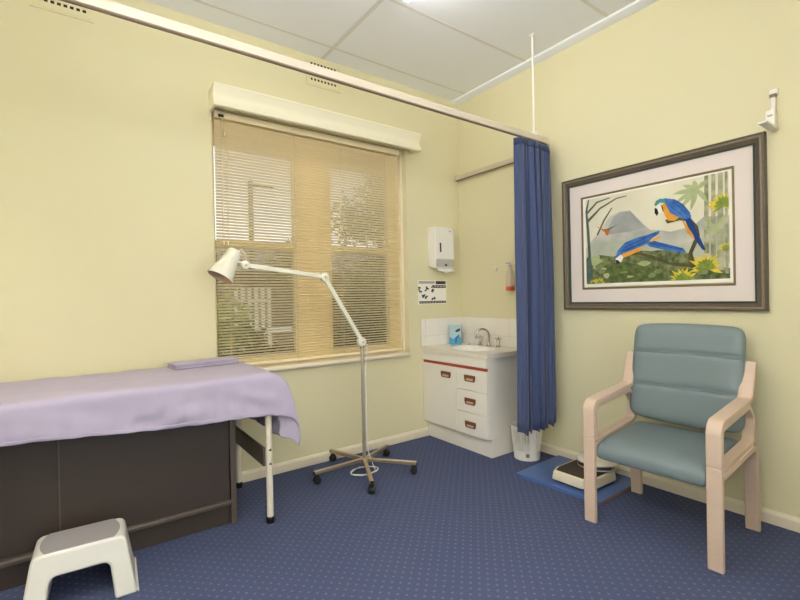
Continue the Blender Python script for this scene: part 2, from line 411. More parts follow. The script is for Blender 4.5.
# ------------------------------------------------------------------ curtain rail and curtain
RY, RZ0, RZ1, RR = -1.154, 2.418, 2.466, .20
path = [(XL, RY), (-.03 - RR, RY)]
for k in range(1, 13):
    a = math.radians(-90 + 90 * k / 12); path.append((-.03 - RR + RR * math.cos(a), RY + RR + RR * math.sin(a)))
path.append((-.03, -.002))
t = thing('curtain_rail', (-2.2, RY, RZ0), 'long ivory ceiling hung curtain rail bending round to the picture wall', 'curtain rail')
pts3 = [(x, y, (RZ0 + .006 + RZ1) / 2) for x, y in path]
obj('track', MB().tube(pts3, 0, rect=(.030, RZ1 - RZ0 - .006)), M['rail'], t, .003)
obj('track_shade_strip', MB().tube([(x, y, RZ0 + .003) for x, y in path], 0, rect=(.012, .005)), mat('brown_shadow_channel', rgb(116, 96, 78), .5), t)  # brown strip paints the shade line along the track underside
obj('drop_rod', MB().tube([(-.328, RY, RZ1), (-.328, RY, 3.2)], .0065, 10), M['whitep'], t)
obj('rod_clip', MB().box(-.345, -.311, RY - .018, RY + .018, RZ1 - .004, RZ1 + .022), M['whitep'], t, .003)
obj('ceiling_rose', MB().lathe([(.02, 0), (.02, .006), (.007, .012)], 14, Matrix.Translation((-.328, RY, 3.2)) @ Matrix.Rotation(PI, 4, 'X')), M['whitep'], t)
obj('wall_flange', MB().box(-.052, -.008, -.006, -.0, RZ0 - .002, RZ1 + .002), M['rail'], t)
# curtain: pleats following the rail
def railpoint(s):
    L1 = .528 - .23
    if s < L1: return Vector((-.528 + s, RY)), Vector((0, 1))
    a = (s - L1) / RR
    if a < PI / 2:
        return Vector((-.03 - RR + RR * math.sin(a), RY + RR - RR * math.cos(a))), Vector((-math.sin(a), math.cos(a)))
    return Vector((-.03, RY + RR + (s - L1 - RR * PI / 2))), Vector((-1, 0))
SMAX = .528 - .23 + RR * PI / 2 + .03; NF = 11
t = thing('privacy_curtain', (-.3, RY, .13), 'navy pleated privacy curtain bunched at the corner of the rail', 'curtain')
def curtain_point(f, g):
    s = f * SMAX; p, nrm = railpoint(s)
    ph = 2 * PI * NF * f
    amp = (.026 + .022 * min(1, g * 2.5)) * (1 + .25 * math.sin(ph * .37 + 1)) * (1 - .40 * min(1, max(0, (f - .35) * 4)))
    w = 2 * abs(math.sin(ph / 2 + .22 * math.sin(g * 2 + f * 9))) ** .72 - 1
    tang = Vector((nrm.y, -nrm.x))
    q = p + nrm * (amp * w) * (-1) + tang * (.010 * math.sin(ph * 1.7 + .8) - .028 * g * (1 - f))
    ztop = RZ0 - .004 - .006 * abs(math.sin(ph / 2)); zbot = .300 + .018 * f + .010 * math.sin(ph + 1) 
    x = min(q.x, -.012)
    return Vector((x, q.y, ztop + (zbot - ztop) * g))
b = MB(); NU, NV = 264, 30
b.rings([[curtain_point(i / NU, j / NV) for i in range(NU + 1)] for j in range(NV + 1)], closed=False, caps=False)
obj('cloth', b, M['curtain'], t, smooth=80, solid=.003)
b = MB()
b.rings([[curtain_point(i / NU, g) + Vector((-.003 , -.003, 0)) for i in range(NU + 1)] for g in (.004, .024)], closed=False, caps=False)
obj('heading_tape', b, mat('navy_heading_tape', rgb(56, 66, 100), .85), t, smooth=80, solid=.002)
for k in range(8):
    p, nr = railpoint((k + .5) / 8 * SMAX)
    obj('curtain_hook', MB().tube([(p.x, p.y, RZ0 - .0015), (p.x, p.y, RZ0 - .03)], .003, 6), M['whitep'], t)

# ------------------------------------------------------------------ framed parrot print
t = thing('framed_picture', (0, -1.81, 1.168), 'wide bronze framed print of two blue and yellow macaws over a jungle valley', 'picture')
Y0, Y1, Z0, Z1 = -1.178, -2.436, 1.168, 2.152      # outer size
def ring_frame(mb, w0, d0, w1, d1):
    """sloped frame band between inset w0 (depth d0) and inset w1 (depth d1)"""
    A = [(-d0, Y0 - w0, Z0 + w0), (-d0, Y1 + w0, Z0 + w0), (-d0, Y1 + w0, Z1 - w0), (-d0, Y0 - w0, Z1 - w0)]
    B = [(-d1, Y0 - w1, Z0 + w1), (-d1, Y1 + w1, Z0 + w1), (-d1, Y1 + w1, Z1 - w1), (-d1, Y0 - w1, Z1 - w1)]
    mb.rings([A, B], True, False)
def frame_part(name, steps, m):
    mb = MB()
    for (a, c), (d, e) in zip(steps[:-1], steps[1:]): ring_frame(mb, a, c, d, e)
    bmesh.ops.remove_doubles(mb.bm, verts=mb.bm.verts, dist=1e-6)
    return obj(name, mb, m, t)
fr = frame_part('frame', [(0, 0), (0, .030), (.004, .037), (.011, .037), (.013, .029), (.022, .031), (.030, .030), (.034, .026), (.046, .022), (.050, .0245), (.055, .0225), (.055, .006), (0, 0)], M['framewood'])
obj('bead', (lambda q: (ring_frame(q, .0125, .0300, .0155, .0350), ring_frame(q, .0155, .0350, .0225, .0350), ring_frame(q, .0225, .0350, .0250, .0300), q)[-1])(MB()), M['framegold'], fr)
mb = MB(); ring_frame(mb, .0475, .0255, .050, .0275); ring_frame(mb, .050, .0275, .0570, .0250); ring_frame(mb, .0570, .0250, .0572, .0125); obj('inner_lip', mb, mat('dark_green_frame_lip', rgb(44, 52, 48), .4), fr)
mb = MB(); ring_frame(mb, .055, .013, .152, .013); ring_frame(mb, .152, .013, .154, .009); obj('mat_board', mb, M['matboard'], t)
mb = MB(); ring_frame(mb, .148, .0135, .150, .017); ring_frame(mb, .150, .017, .158, .016); ring_frame(mb, .158, .016, .162, .009); obj('fillet', mb, M['fillet'], t)
# the print itself: one flat sheet, its shapes as printed colour areas
PM = []; mb = MB()
PW, PH = .899, .622
def pm(c1, c2=None, sc=6, grad=False):
    m = mat('print_ink', c1, .85, spec=.1)
    if c2 is not None:
        nt = m.node_tree; N = nt.nodes; L = nt.links; bs = N['Principled BSDF']
        tc = N.new('ShaderNodeTexCoord'); mx = N.new('ShaderNodeMix'); mx.data_type = 'RGBA'
        mx.inputs[6].default_value = c1; mx.inputs[7].default_value = c2
        n = N.new('ShaderNodeTexNoise'); n.inputs['Scale'].default_value = sc; n.inputs['Detail'].default_value = 6
        L.new(tc.outputs['Object'], n.inputs['Vector'])
        mr = N.new('ShaderNodeMapRange'); mr.inputs[1].default_value = .35; mr.inputs[2].default_value = .65; L.new(n.outputs['Fac'], mr.inputs[0]); L.new(mr.outputs[0], mx.inputs[0])
        L.new(mx.outputs[2], bs.inputs['Base Color'])
    PM.append(m); return len(PM) - 1
layer = [0]
def area(pts, mi):
    layer[0] += 1; mb.mi = mi; x = -.0095 - .00006 * layer[0]
    mb.poly([(x, -1.36 - u, 1.358 + v) for u, v in pts])
K = dict(paper=pm(rgb(240, 236, 222)), sky=pm(rgb(214, 208, 184), rgb(226, 220, 196), 3), sky2=pm(rgb(198, 200, 186), rgb(212, 208, 188), 4), mount=pm(rgb(160, 160, 152), rgb(200, 196, 180), 5), peak=pm(rgb(144, 146, 146), rgb(166, 166, 160), 7),
         mist=pm(rgb(160, 166, 148), rgb(188, 186, 166), 5), forest=pm(rgb(72, 84, 52), rgb(130, 134, 92), 30), forest2=pm(rgb(100, 112, 62), rgb(70, 82, 50), 26), trunk=pm(rgb(120, 124, 96), rgb(182, 180, 150), 16),
         dtree=pm(rgb(74, 92, 84), rgb(92, 106, 92), 20), twig=pm(rgb(96, 98, 84)), blue=pm(rgb(54, 98, 160), rgb(78, 122, 184), 30), navy=pm(rgb(38, 66, 120)), teal=pm(rgb(78, 140, 140)), yellow=pm(rgb(222, 160, 62), rgb(208, 140, 50), 30),
         white=pm(rgb(232, 228, 214)), dark=pm(rgb(40, 40, 40)), branch=pm(rgb(74, 72, 48), rgb(92, 88, 56), 30), flower=pm(rgb(222, 196, 70), rgb(190, 176, 62), 26), fgreen=pm(rgb(136, 150, 64), rgb(104, 124, 56), 26), frond=pm(rgb(176, 182, 138), rgb(156, 166, 120), 14), canopy2=pm(rgb(112, 122, 78), rgb(128, 136, 92), 20), orange=pm(rgb(196, 112, 60)), canopy=pm(rgb(150, 160, 112), rgb(176, 180, 138), 16))
area([(-.021, -.022), (PW + .020, -.022), (PW + .020, PH + .020), (-.021, PH + .020)], K['paper'])
area([(0, 0), (PW, 0), (PW, PH), (0, PH)], K['sky'])

ART = {
'mountain': [(0, .266), (.111, .386), (.188, .475), (.26, .494), (.329, .489), (.377, .429), (.458, .34), (.52, .331), (.58, .312), (.714, .33), (.768, .378), (.899, .366), (.899, .087), (0, .154)],
'peak': [(.148, .346), (.212, .467), (.26, .491), (.329, .489), (.377, .429), (.426, .362), (.327, .346)],
'mist': [(0, .266), (.1, .29), (.233, .30), (.38, .28), (.52, .288), (.7, .26), (.899, .241), (.899, .106), (.518, .191), (0, .167)],
'forest': [(0, .167), (.06, .19), (.108, .206), (.207, .186), (.27, .2), (.324, .194), (.4, .21), (.46, .2), (.518, .202), (.6, .19), (.693, .164), (.728, .1), (.899, .06), (.899, 0), (0, 0)],
'forest2': [(.106, .122), (.18, .14), (.254, .147), (.33, .13), (.411, .112), (.516, .061), (.555, .006), (.079, .007)],
'ltree': [(.005, .005), (.019, .177), (.008, .4), (0, .537), (.023, .62), (.033, .618), (.016, .535), (.029, .397), (.04, .175), (.053, .003)],
'lb1': [(.014, .473), (.115, .549), (.238, .595), (.308, .597), (.308, .591), (.238, .586), (.119, .536), (.019, .448)],
'lb2': [(.016, .535), (.09, .595), (.19, .607), (.19, .6), (.095, .584), (.018, .515)],
'lb3': [(.085, .354), (.138, .454), (.201, .534), (.206, .529), (.148, .446), (.095, .347)],
't1': [(.777, .622), (.797, .622), (.796, .154), (.768, .157)], 't2': [(.814, .622), (.834, .622), (.83, .112), (.803, .114)],
't3': [(.848, .622), (.871, .622), (.873, .05), (.833, .052)], 't4': [(.881, .622), (.895, .622), (.893, .029), (.876, .03)],
'back': [(.513, .527), (.554, .53), (.613, .512), (.66, .474), (.693, .421), (.705, .388), (.674, .377), (.63, .396), (.586, .424), (.567, .47), (.553, .498), (.523, .514)],
'crown': [(.488, .499), (.499, .523), (.524, .533), (.554, .525), (.557, .501), (.523, .508), (.498, .49)],
'belly': [(.553, .502), (.567, .47), (.586, .428), (.636, .395), (.611, .378), (.571, .384), (.552, .419), (.539, .457), (.535, .49)],
'face': [(.498, .482), (.523, .503), (.539, .475), (.538, .447), (.518, .439), (.502, .459)],
'beak': [(.49, .479), (.506, .472), (.514, .44), (.501, .425), (.489, .449)],
'tail': [(.659, .395), (.698, .389), (.731, .303), (.779, .176), (.762, .178), (.703, .276)],
'tail2': [(.649, .38), (.668, .357), (.713, .274), (.723, .239), (.68, .293)],
'body2': [(.218, .161), (.239, .225), (.291, .275), (.36, .296), (.436, .309), (.52, .329), (.516, .308), (.468, .283), (.435, .25), (.358, .224), (.313, .208), (.266, .199)],
'wingy': [(.457, .269), (.532, .302), (.509, .276), (.467, .259)],
'belly2': [(.262, .192), (.313, .211), (.358, .222), (.405, .24), (.396, .212), (.324, .184), (.282, .172)],
'head2': [(.223, .17), (.262, .195), (.28, .175), (.258, .135), (.225, .142)], 'beak2': [(.221, .161), (.237, .16), (.263, .137), (.23, .132)],
'tail3': [(.425, .264), (.482, .266), (.656, .199), (.674, .17), (.613, .178), (.456, .23)],
'br': [(.552, .391), (.63, .404), (.696, .385), (.739, .326), (.749, .27), (.73, .217), (.707, .163), (.721, .1), (.749, .078), (.738, .058), (.695, .077), (.596, .093), (.492, .137), (.391, .183), (.315, .183), (.313, .199), (.391, .201), (.497, .16), (.587, .114), (.682, .103), (.685, .169), (.712, .234), (.727, .283), (.714, .33), (.685, .362), (.636, .376), (.565, .366)],
'bird': [(.081, .419), (.137, .388), (.174, .387), (.186, .372), (.166, .336), (.144, .37)], 'birdw': [(.137, .388), (.174, .387), (.247, .408), (.18, .378)]}
for k, c in (('mountain', 'mount'), ('peak', 'peak'), ('mist', 'mist')): area(ART[k], K[c])
def blob(u, v, ru, rv, c, n=14, jag=.25, seed=0):
    r = random.Random(seed); area([(min(PW, max(0, u + ru * (1 + r.uniform(-jag, jag)) * math.cos(2 * PI * i / n))), min(PH, max(0, v + rv * (1 + r.uniform(-jag, jag)) * math.sin(2 * PI * i / n)))) for i in range(n)], K[c])
blob(.64, .25, .10, .04, 'mist', seed=3); area([(.5, .25), (.57, .31), (.62, .295), (.72, .33), (.76, .25), (.6, .22)], K['mount'])
area(ART['forest'], K['forest']); area(ART['forest2'], K['forest2'])
for i in range(26):
    u = rnd.uniform(.05, .86); blob(u, rnd.uniform(.02, .18 - .1 * u), rnd.uniform(.015, .04), rnd.uniform(.008, .02), rnd.choice(['forest', 'forest2', 'forest2', 'canopy2']) if i % 6 else 'canopy', seed=i)
blob(.05, .17, .075, .035, 'canopy', seed=40); blob(.02, .10, .03, .10, 'dtree', seed=41)
# pale palm crown and fronds behind the right trunks
def frond(u0, v0, u1, v1, w, c):
    du, dv = u1 - u0, v1 - v0; L = math.hypot(du, dv); nu, nv = -dv / L, du / L; P = []; n = 7
    for i in range(n + 1):
        f = i / n; ww = w * math.sin(PI * (.08 + .9 * f)); P.append((u0 + du * f + nu * ww - .0 * f, v0 + dv * f + nv * ww - .25 * L * f * f * .4))
    for i in range(n, -1, -1):
        f = i / n; ww = w * .8 * math.sin(PI * (.08 + .9 * f)) ; P.append((u0 + du * f - nu * ww, v0 + dv * f - nv * ww - .25 * L * f * f * .4))
    area([(min(PW, max(0, a)), min(PH, max(0, q))) for a, q in P], K[c])
for k in ('t1', 't2', 't3', 't4'): area(ART[k], K['trunk'])
for u1, v1 in ((.60, .56), (.61, .50), (.66, .60), (.72, .615), (.80, .60), (.70, .44), (.79, .47), (.64, .46)): frond(.735, .55, u1, v1, .016, 'frond')
for u1, v1 in ((.84, .30), (.86, .36), (.80, .37), (.77, .32), (.89, .40)): frond(.83, .26, u1, v1, .013, 'canopy')
for k, c in (('ltree', 'dtree'), ('lb1', 'twig'), ('lb2', 'twig'), ('lb3', 'twig'), ('br', 'branch'), ('tail', 'navy'), ('tail2', 'yellow'), ('back', 'blue'), ('belly', 'yellow'), ('face', 'white'), ('crown', 'teal'), ('beak', 'dark'),
             ('tail3', 'blue'), ('wingy', 'yellow'), ('body2', 'blue'), ('belly2', 'yellow'), ('head2', 'white'), ('beak2', 'dark'), ('bird', 'orange'), ('birdw', 'twig')): area(ART[k], K[c])
for a_, b_ in (((.60, .50), (.69, .40)), ((.585, .475), (.66, .395)), ((.63, .49), (.70, .41))):
    area([(a_[0], a_[1] + .003), (b_[0], b_[1] + .002), (b_[0], b_[1] - .002), (a_[0], a_[1] - .001)], K['navy'])
for a_, b_ in (((.28, .235), (.50, .318)), ((.30, .222), (.46, .275)), ((.26, .215), (.42, .262)), ((.46, .25), (.66, .186)), ((.48, .255), (.655, .195))):
    area([(a_[0], a_[1] + .003), (b_[0], b_[1] + .002), (b_[0], b_[1] - .002), (a_[0], a_[1] - .002)], K['navy'])
area([(.528, .497), (.54, .478), (.545, .45), (.54, .447), (.533, .475)], K['dark'])
def spiky(u, v, r, seed, tall=1.0):
    q = random.Random(seed)
    for ring, c in ((1.0, 'flower'), (.62, 'fgreen')):
        for i in range(11):
            a = PI * (-.12 + 1.24 * i / 10) + q.uniform(-.1, .1); L = r * ring * q.uniform(.8, 1.1); w = r * .13
            du, dv = math.cos(a), math.sin(a) * tall
            P = [(u - dv * w * .5, v + du * w * .5), (u + du * L * .55 - dv * w, v + dv * L * .55 + du * w), (u + du * L, v + dv * L), (u + du * L * .55 + dv * w, v + dv * L * .55 - du * w), (u + dv * w * .5, v - du * w * .5)]
            area([(min(PW, max(0, a_)), min(PH, max(0, b_))) for a_, b_ in P], K[c])
spiky(.778, .075, .095, 1); spiky(.653, .004, .085, 2); spiky(.872, .43, .085, 3); spiky(.104, .0, .05, 4); spiky(.885, .175, .04, 5); spiky(.06, .0, .035, 6)
obj('print', mb, PM, t)

# ------------------------------------------------------------------ small bracket on the picture wall
t = thing('wall_mount_bracket', (0, -2.468, 2.14), 'small white bracket with a jutting foot on the wall above the picture corner', 'bracket')
obj('wall_plate', MB().box(-.010, 0, -2.490, -2.452, 2.335, 2.372), M['whitep'], t, .003)
obj('swivel', MB().box(-.028, -.006, -2.486, -2.456, 2.324, 2.342), M['fillet'], t, .003)
obj('arm', MB().box(-.026, -.008, -2.481, -2.461, 2.16, 2.330), M['whitep'], t, .002)
obj('clip_box', MB().box(-.062, -.010, -2.486, -2.448, 2.155, 2.246), M['whitep'], t, .003)
obj('latch', MB().box(-.0635, -.061, -2.479, -2.456, 2.212, 2.222), M['inkgrey'], t)
obj('foot', MB().box(-.200, -.008, -2.489, -2.452, 2.146, 2.157), M['whitep'], t, .002)

# ------------------------------------------------------------------ vanity unit, bench, basin, tap
t = thing('vanity_cabinet', (-.25, -.4, 0), 'white corner vanity cabinet with a red edging stripe and brown grip handles', 'cabinet')
VX, VY = -.485, -.80
obj('kickboard', MB().box(-.445, -.02, VY + .01, -.004, 0, .152), M['laminate'], t, .001)
obj('side_panel', MB().box(VX, -.006, VY, VY + .016, .152, .79), M['laminate'], t, .001)
obj('side_panel', MB().box(VX, -.006, -.019, -.003, .152, .79), M['laminate'], t, .001)
obj('bottom_panel', MB().box(VX, -.006, VY + .016, -.019, .152, .168), M['laminate'], t)
obj('back_panel', MB().box(-.016, -.006, VY + .016, -.019, .168, .79), M['laminate'], t)
obj('divider', MB().box(VX, -.016, -.462, -.446, .168, .70), M['laminate'], t)
obj('rail_panel', MB().box(VX - .016, VX + .001, VY + .002, -.004, .716, .79), M['laminate'], t, .001)
obj('edging_stripe', MB().box(VX - .017, VX + .001, VY + .002, -.022, .692, .714), M['redstripe'], t)
def grip(p, y, z):
    h = obj('handle', MB().prism([(y + .060, z + .024), (y - .060, z + .024), (y - .060, z - .006), (y - .050, z - .028), (y + .050, z - .028), (y + .060, z - .006)], 'x', VX - .026, VX - .012), M['handle'], p, .003)
    obj('finger_recess', MB().prism(rounded_rect(y - .044, y + .036, z - .019, z - .001, .008), 'x', VX - .0268, VX - .024), M['handlein'], h, .001)
d = obj('door', MB().box(VX - .016, VX, -.452, -.006, .154, .690), M['laminate'], t, .0015); grip(d, -.325, .615)
for za, zb, zh in ((.518, .690, .618), (.335, .514, .43), (.154, .331, .24)):
    d = obj('drawer', MB().box(VX - .016, VX, VY + .002, -.456, za, zb), M['laminate'], t, .0015); grip(d, -.615, zh)
# bench with an integral basin (cut through and lined)
t = thing('vanity_bench', (-.25, -.4, .79), 'cream vanity bench top with an inset oval wash basin', 'bench top')
bx0, bx1, by0, by1, zb0, zb1 = -.512, -.003, -.822, -.003, .792, .83
cx, cy, ra, rb = -.285, -.43, .155, .21; n = 40
outer = []
for i in range(n):
    a = 2 * PI * i / n; dx, dy = math.cos(a) * ra, math.sin(a) * rb
    k = min((bx1 - cx) / dx if dx > 1e-6 else 9e9, (bx0 - cx) / dx if dx < -1e-6 else 9e9, (by1 - cy) / dy if dy > 1e-6 else 9e9, (by0 - cy) / dy if dy < -1e-6 else 9e9)
    outer.append([cx + dx * k, cy + dy * k])
for X in (bx0, bx1):
    for Y in (by0, by1):
        j = min(range(n), key=lambda i: (outer[i][0] - X) ** 2 + (outer[i][1] - Y) ** 2); outer[j] = [X, Y]
inner = [(cx + ra * math.cos(2 * PI * i / n), cy + rb * math.sin(2 * PI * i / n)) for i in range(n)]
b = MB()
b.rings([[(x, y, zb0) for x, y in inner], [(x, y, zb0) for x, y in outer], [(x, y, zb1) for x, y in outer], [(x, y, zb1) for x, y in inner], [(x, y, zb0) for x, y in inner]], True, False)
bmesh.ops.remove_doubles(b.bm, verts=b.bm.verts, dist=1e-6)
obj('worktop', b, M['bench'], t, smooth=12)
b = MB()
b.rings([[(cx + (x - cx) * s, cy + (y - cy) * s, z) for x, y in inner] for s, z in ((1.06, .8302), (1.05, .834), (.98, .834), (.95, .826), (.90, .80), (.78, .75), (.5, .722), (.08, .716))], True, False)
b.face([b.bm.verts.new((cx + (x - cx) * .08, cy + (y - cy) * .08, .716)) for x, y in inner])
obj('basin', b, M['whitep'], t)
t = thing('basin_tap', (-.075, -.42, .83), 'chrome gooseneck basin tap between two cross handle taps', 'tap')
TX, TY = -.07, -.43
obj('spout', MB().lathe([(.026, 0), (.026, .006), (.016, .014), (.013, .03)], 16, Matrix.Translation((TX, TY, .8306)))
    .tube([(TX, TY, .845), (TX, TY, .93)] + [(TX - .052 + .052 * math.cos(PI * k / 10), TY + .030 - .030 * math.cos(PI * k / 10), .93 + .058 * math.sin(PI * k / 10)) for k in range(1, 10)] + [(TX - .104, TY + .06, .93), (TX - .104, TY + .06, .905)], .0105, 12), M['chrome'], t)
for dy in (-.11, .11):
    y = TY + dy
    c = obj('tap_body', MB().lathe([(.024, 0), (.024, .006), (.014, .016), (.011, .045), (.016, .055), (.014, .066), (.009, .075), (.009, .09)], 16, Matrix.Translation((TX, y, .8306))), M['chrome'], t)
    hb = MB(); q = Matrix.Translation((TX, y, .908)) @ Matrix.Rotation(.5, 4, 'Z')
    hb.lathe([(.011, -.008), (.013, 0), (.010, .010), (.004, .014)], 14, q)
    for k in range(4):
        hb.tube([q @ Vector((0, 0, 0)), q @ Vector((.030 * math.cos(PI / 2 * k), .030 * math.sin(PI / 2 * k), 0))], [.0045, .006], 8)
    obj('cross_handle', hb, M['chrome'], c)
# plug resting beside the tap
tag(obj('basin_plug', MB().lathe([(.016, 0), (.021, .004), (.019, .012), (.006, .014), (.004, .024)], 16, Matrix.Translation((-.10, -.205, .8302))), M['greyp']), 'small grey basin plug lying on the bench beside the glove box', 'plug')
# printed blue box
t = thing('glove_box', (-.150, -.080, .83), 'pale blue printed glove box standing on the vanity bench corner', 'box', rz=math.radians(-50))
obj('carton', MB().box(-.055, .055, -.040, .040, 0, .185), M['skyb'], t, .002, world=False)
obj('printed_panel', (lambda q: (q.prism([(-.055, 0), (.055, 0), (.055, .07), (.02, .085), (-.02, .055), (-.055, .075)], 'y', -.0412, -.0402), q)[-1])(MB()), M['blueg'], t, world=False)
obj('glove_picture', MB().prism([(-.005, .02), (.012, .015), (.018, .055), (.040, .085), (.036, .10), (.010, .072), (-.002, .05)], 'y', -.0425, -.0413), mat('deep_blue_print', rgb(28, 100, 150), .5), t, world=False)
obj('mouth', MB().prism([(.0, .125), (.018, .118), (.046, .132), (.048, .155), (.03, .150), (.008, .138)], 'y', -.0425, -.0402), M['ink'], t, world=False)
# tiled splashbacks
def splash(name, horiz, a0, a1, label):
    t = thing(name, ((a0 + a1) / 2, 0, .83) if horiz else (0, (a0 + a1) / 2, .83), label, 'splashback', 'tile splashbacks over the vanity')
    def bx(mb, u0, u1, z0, z1, d0, d1):
        if horiz: mb.box(u0, u1, -d1, -d0, z0, z1)
        else: mb.box(-d1, -d0, u0, u1, z0, z1)
    g = MB(); bx(g, a0, a1, .8305, 1.082, .0, .004); obj('grout_bed', g, M['grout'], t)
    ti = MB(); u = a1
    while u > a0 + .01:
        v = max(a0, u - .152)
        bx(ti, v + .001, u - .001, .832, .924, .003, .008); bx(ti, v + .001, u - .001, .926, 1.083, .003, .008); u = v
    obj('tiles', ti, M['tile'], t, .0015)
splash('tile_splashback', True, -.512, -.004, 'white tile splashback under the towel dispenser wall')
splash('tile_splashback', False, -.82, -.010, 'white tile splashback behind the basin tap')

# ------------------------------------------------------------------ paper towel dispenser, poster, pump bottle
t = thing('wall_mounted_towel_dispenser', (-.30, 0, 1.55), 'white paper towel dispenser with a paper sheet hanging out, in the corner', 'dispenser')
dx0, dx1 = -.405, -.178
obj('housing', MB().prism([(0, 1.575), (-.085, 1.548), (-.108, 1.56), (-.112, 1.64), (-.105, 1.925), (-.095, 1.935), (0, 1.935)], 'x', dx0, dx1), M['whitep'], t, .006)
obj('front_cover', MB().prism([(-.104, 1.642), (-.114, 1.642), (-.107, 1.924), (-.10, 1.930), (-.09, 1.930)], 'x', dx0 + .004, dx1 - .004), M['whitep'], t, .004)
obj('grey_band', MB().prism([(-.10, 1.56), (-.1135, 1.572), (-.1155, 1.637), (-.10, 1.637)], 'x', dx0 + .003, dx1 - .003), M['greyp'], t, .003)
obj('level_slot', MB().prism([(-.113, 1.70), (-.1155, 1.70), (-.1135, 1.785), (-.111, 1.785)], 'x', -.358, -.340), M['ink'], t)
obj('badge', MB().prism([(-.1085, 1.893), (-.1105, 1.893), (-.110, 1.905), (-.108, 1.905)], 'x', -.238, -.214), M['inkgrey'], t)
obj('lock', MB().prism(rounded_rect(-.30, -.274, 1.572, 1.590, .004), 'y', -.1165, -.11), M['ink'], t)
b = MB(); rings = []
for k in range(15):
    f = k / 14; x = dx0 + .030 + f * .195; z = 1.514 + .011 * math.sin(f * 8 + 1)
    rings.append([(x, -.030, 1.57), (x, -.085, 1.552), (x, -.114 - .008 * math.sin(f * 7), z)])
b.rings(rings, closed=False, caps=False); obj('paper_towel', b, M['paper'], t, smooth=80, solid=.0015)
t = thing('wall_poster', (-.36, 0, 1.22), 'small black and white hygiene poster on the wall under the towel dispenser', 'poster')
px0, px1, pz0, pz1 = -.534, -.192, 1.220, 1.442
obj('paper', MB().box(px0, px1, -.0025, 0, pz0, pz1), M['paper'], t)
b = MB(); U = px1 - px0; V = pz1 - pz0
def ink(mbx, u0, u1, v0, v1): mbx.box(px0 + U * u0, px0 + U * u1, -.0034, -.0024, pz0 + V * v0, pz0 + V * v1)
ink(b, .62, .985, .84, .975); ink(b, .52, .985, .68, .80); ink(b, .03, .985, .03, .13)
for u, v, s in ((.07, .73, 1), (.33, .68, 1), (.27, .60, .8), (.07, .56, 1), (.50, .57, 1), (.18, .33, 1.1), (.27, .30, 1), (.53, .22, 1), (.50, .74, .9)):
    for k in range(4):
        du, dv = rnd.uniform(-.045, .045) * s, rnd.uniform(-.05, .05) * s; ink(b, u + du - .028 * s, u + du + .028 * s, v + dv - .03 * s, v + dv + .03 * s)
obj('drawings', b, M['ink'], t)
b = MB(); ink(b, .02, .58, .86, .97); obj('header_band', b, M['inkgrey'], t); b = MB()
for i in range(9): b.box(px0 + U * (.06 + i * .103), px0 + U * (.06 + i * .103 + .06), -.0040, -.0034, pz0 + V * .06, pz0 + V * .10)
obj('picture_captions', b, M['inkgrey'], t); b = MB()
for i in range(4): b.box(px0 + U * (.56 + i * .105), px0 + U * (.56 + i * .105 + .07), -.0040, -.0034, pz0 + V * .72, pz0 + V * .77)
obj('picture_captions', b, M['inkgrey'], t)
t = thing('hanging_soap_bottle', (-.05, -.66, 1.33), 'clear pump bottle with an orange base hanging on the wall behind the curtain', 'bottle')
by, bxx = -.672, -.055
obj('bottle_body', MB().lathe([(.030, 0), (.034, .01), (.032, .10), (.026, .15), (.014, .17), (.012, .19)], 18, Matrix.Translation((bxx, by, 1.345))), M['clear'], t)
obj('base_ring', MB().lathe([(.036, 0), (.038, .004), (.038, .032), (.034, .036)], 18, Matrix.Translation((bxx, by, 1.328))), M['orange'], t)
obj('pump', MB().lathe([(.014, 0), (.014, .018), (.005, .022), (.005, .04)], 12, Matrix.Translation((bxx, by, 1.532))).tube([(bxx, by, 1.566), (bxx - .045, by + .006, 1.560)], .005, 8), M['greyp'], t)
t = thing('wire_bracket', (0, -.62, 1.54), 'thin white wire bracket on the wall holding the pump bottle', 'bracket')
obj('wire', MB().tube([(-.004, -.47, 1.53), (-.03, -.50, 1.528), (-.055, -.60, 1.545), (-.082, -.657, 1.5525), (-.080, -.689, 1.5525), (-.055, -.700, 1.5525), (-.02, -.705, 1.565), (-.004, -.72, 1.575)], .0035, 8), M['whitep'], t)
obj('fixing_plate', MB().box(-.006, 0, -.482, -.458, 1.51, 1.55), M['whitep'], t, .002)
obj('fixing_plate', MB().box(-.006, 0, -.732, -.708, 1.555, 1.595), M['whitep'], t, .002)

# ------------------------------------------------------------------ waste bin
BC = (-.215, -.945)
t = thing('waste_bin', (BC[0], BC[1], 0), 'white slotted plastic waste bin under the curtain beside the vanity', 'bin')
b = MB(); n = 48; h = .262
def br(z): return .098 + (.123 - .098) * z / h
def binring(z, ins=0): return [(BC[0] + (br(z) - ins) * math.cos(2 * PI * i / n), BC[1] + (br(z) - ins) * math.sin(2 * PI * i / n), z) for i in range(n)]
b.rings([binring(.002, .03), binring(.002), binring(.075), binring(.075, .004), binring(.006, .004), binring(.006, .05)], True, True)
obj('base', b, M['whitep'], t); b = MB()
b.rings([binring(.235), binring(.255), binring(h, -.006), binring(h + .004, 0), binring(h, .004), binring(.235, .004), binring(.235)], True, False)
obj('rim', b, M['whitep'], t)
b = MB()
for i in range(32):
    a = 2 * PI * (i + .5) / 32
    if i % 8 == 5: w = .17
    else: w = .042
    P = []
    for z in (.074, .236):
        for da, ins in ((-w, 0), (w, 0), (w, .004), (-w, .004)):
            P.append(Vector((BC[0] + (br(z) - ins) * math.cos(a + da), BC[1] + (br(z) - ins) * math.sin(a + da), z)))
    b.rings([P[:4], P[4:]])
obj('slotted_wall', b, M['whitep'], t)
a = math.radians(222); c = Vector((math.cos(a), math.sin(a), 0)); s_ = Vector((-math.sin(a), math.cos(a), 0)); o = Vector((BC[0], BC[1], 0)) + c * (br(.045) + .0008)
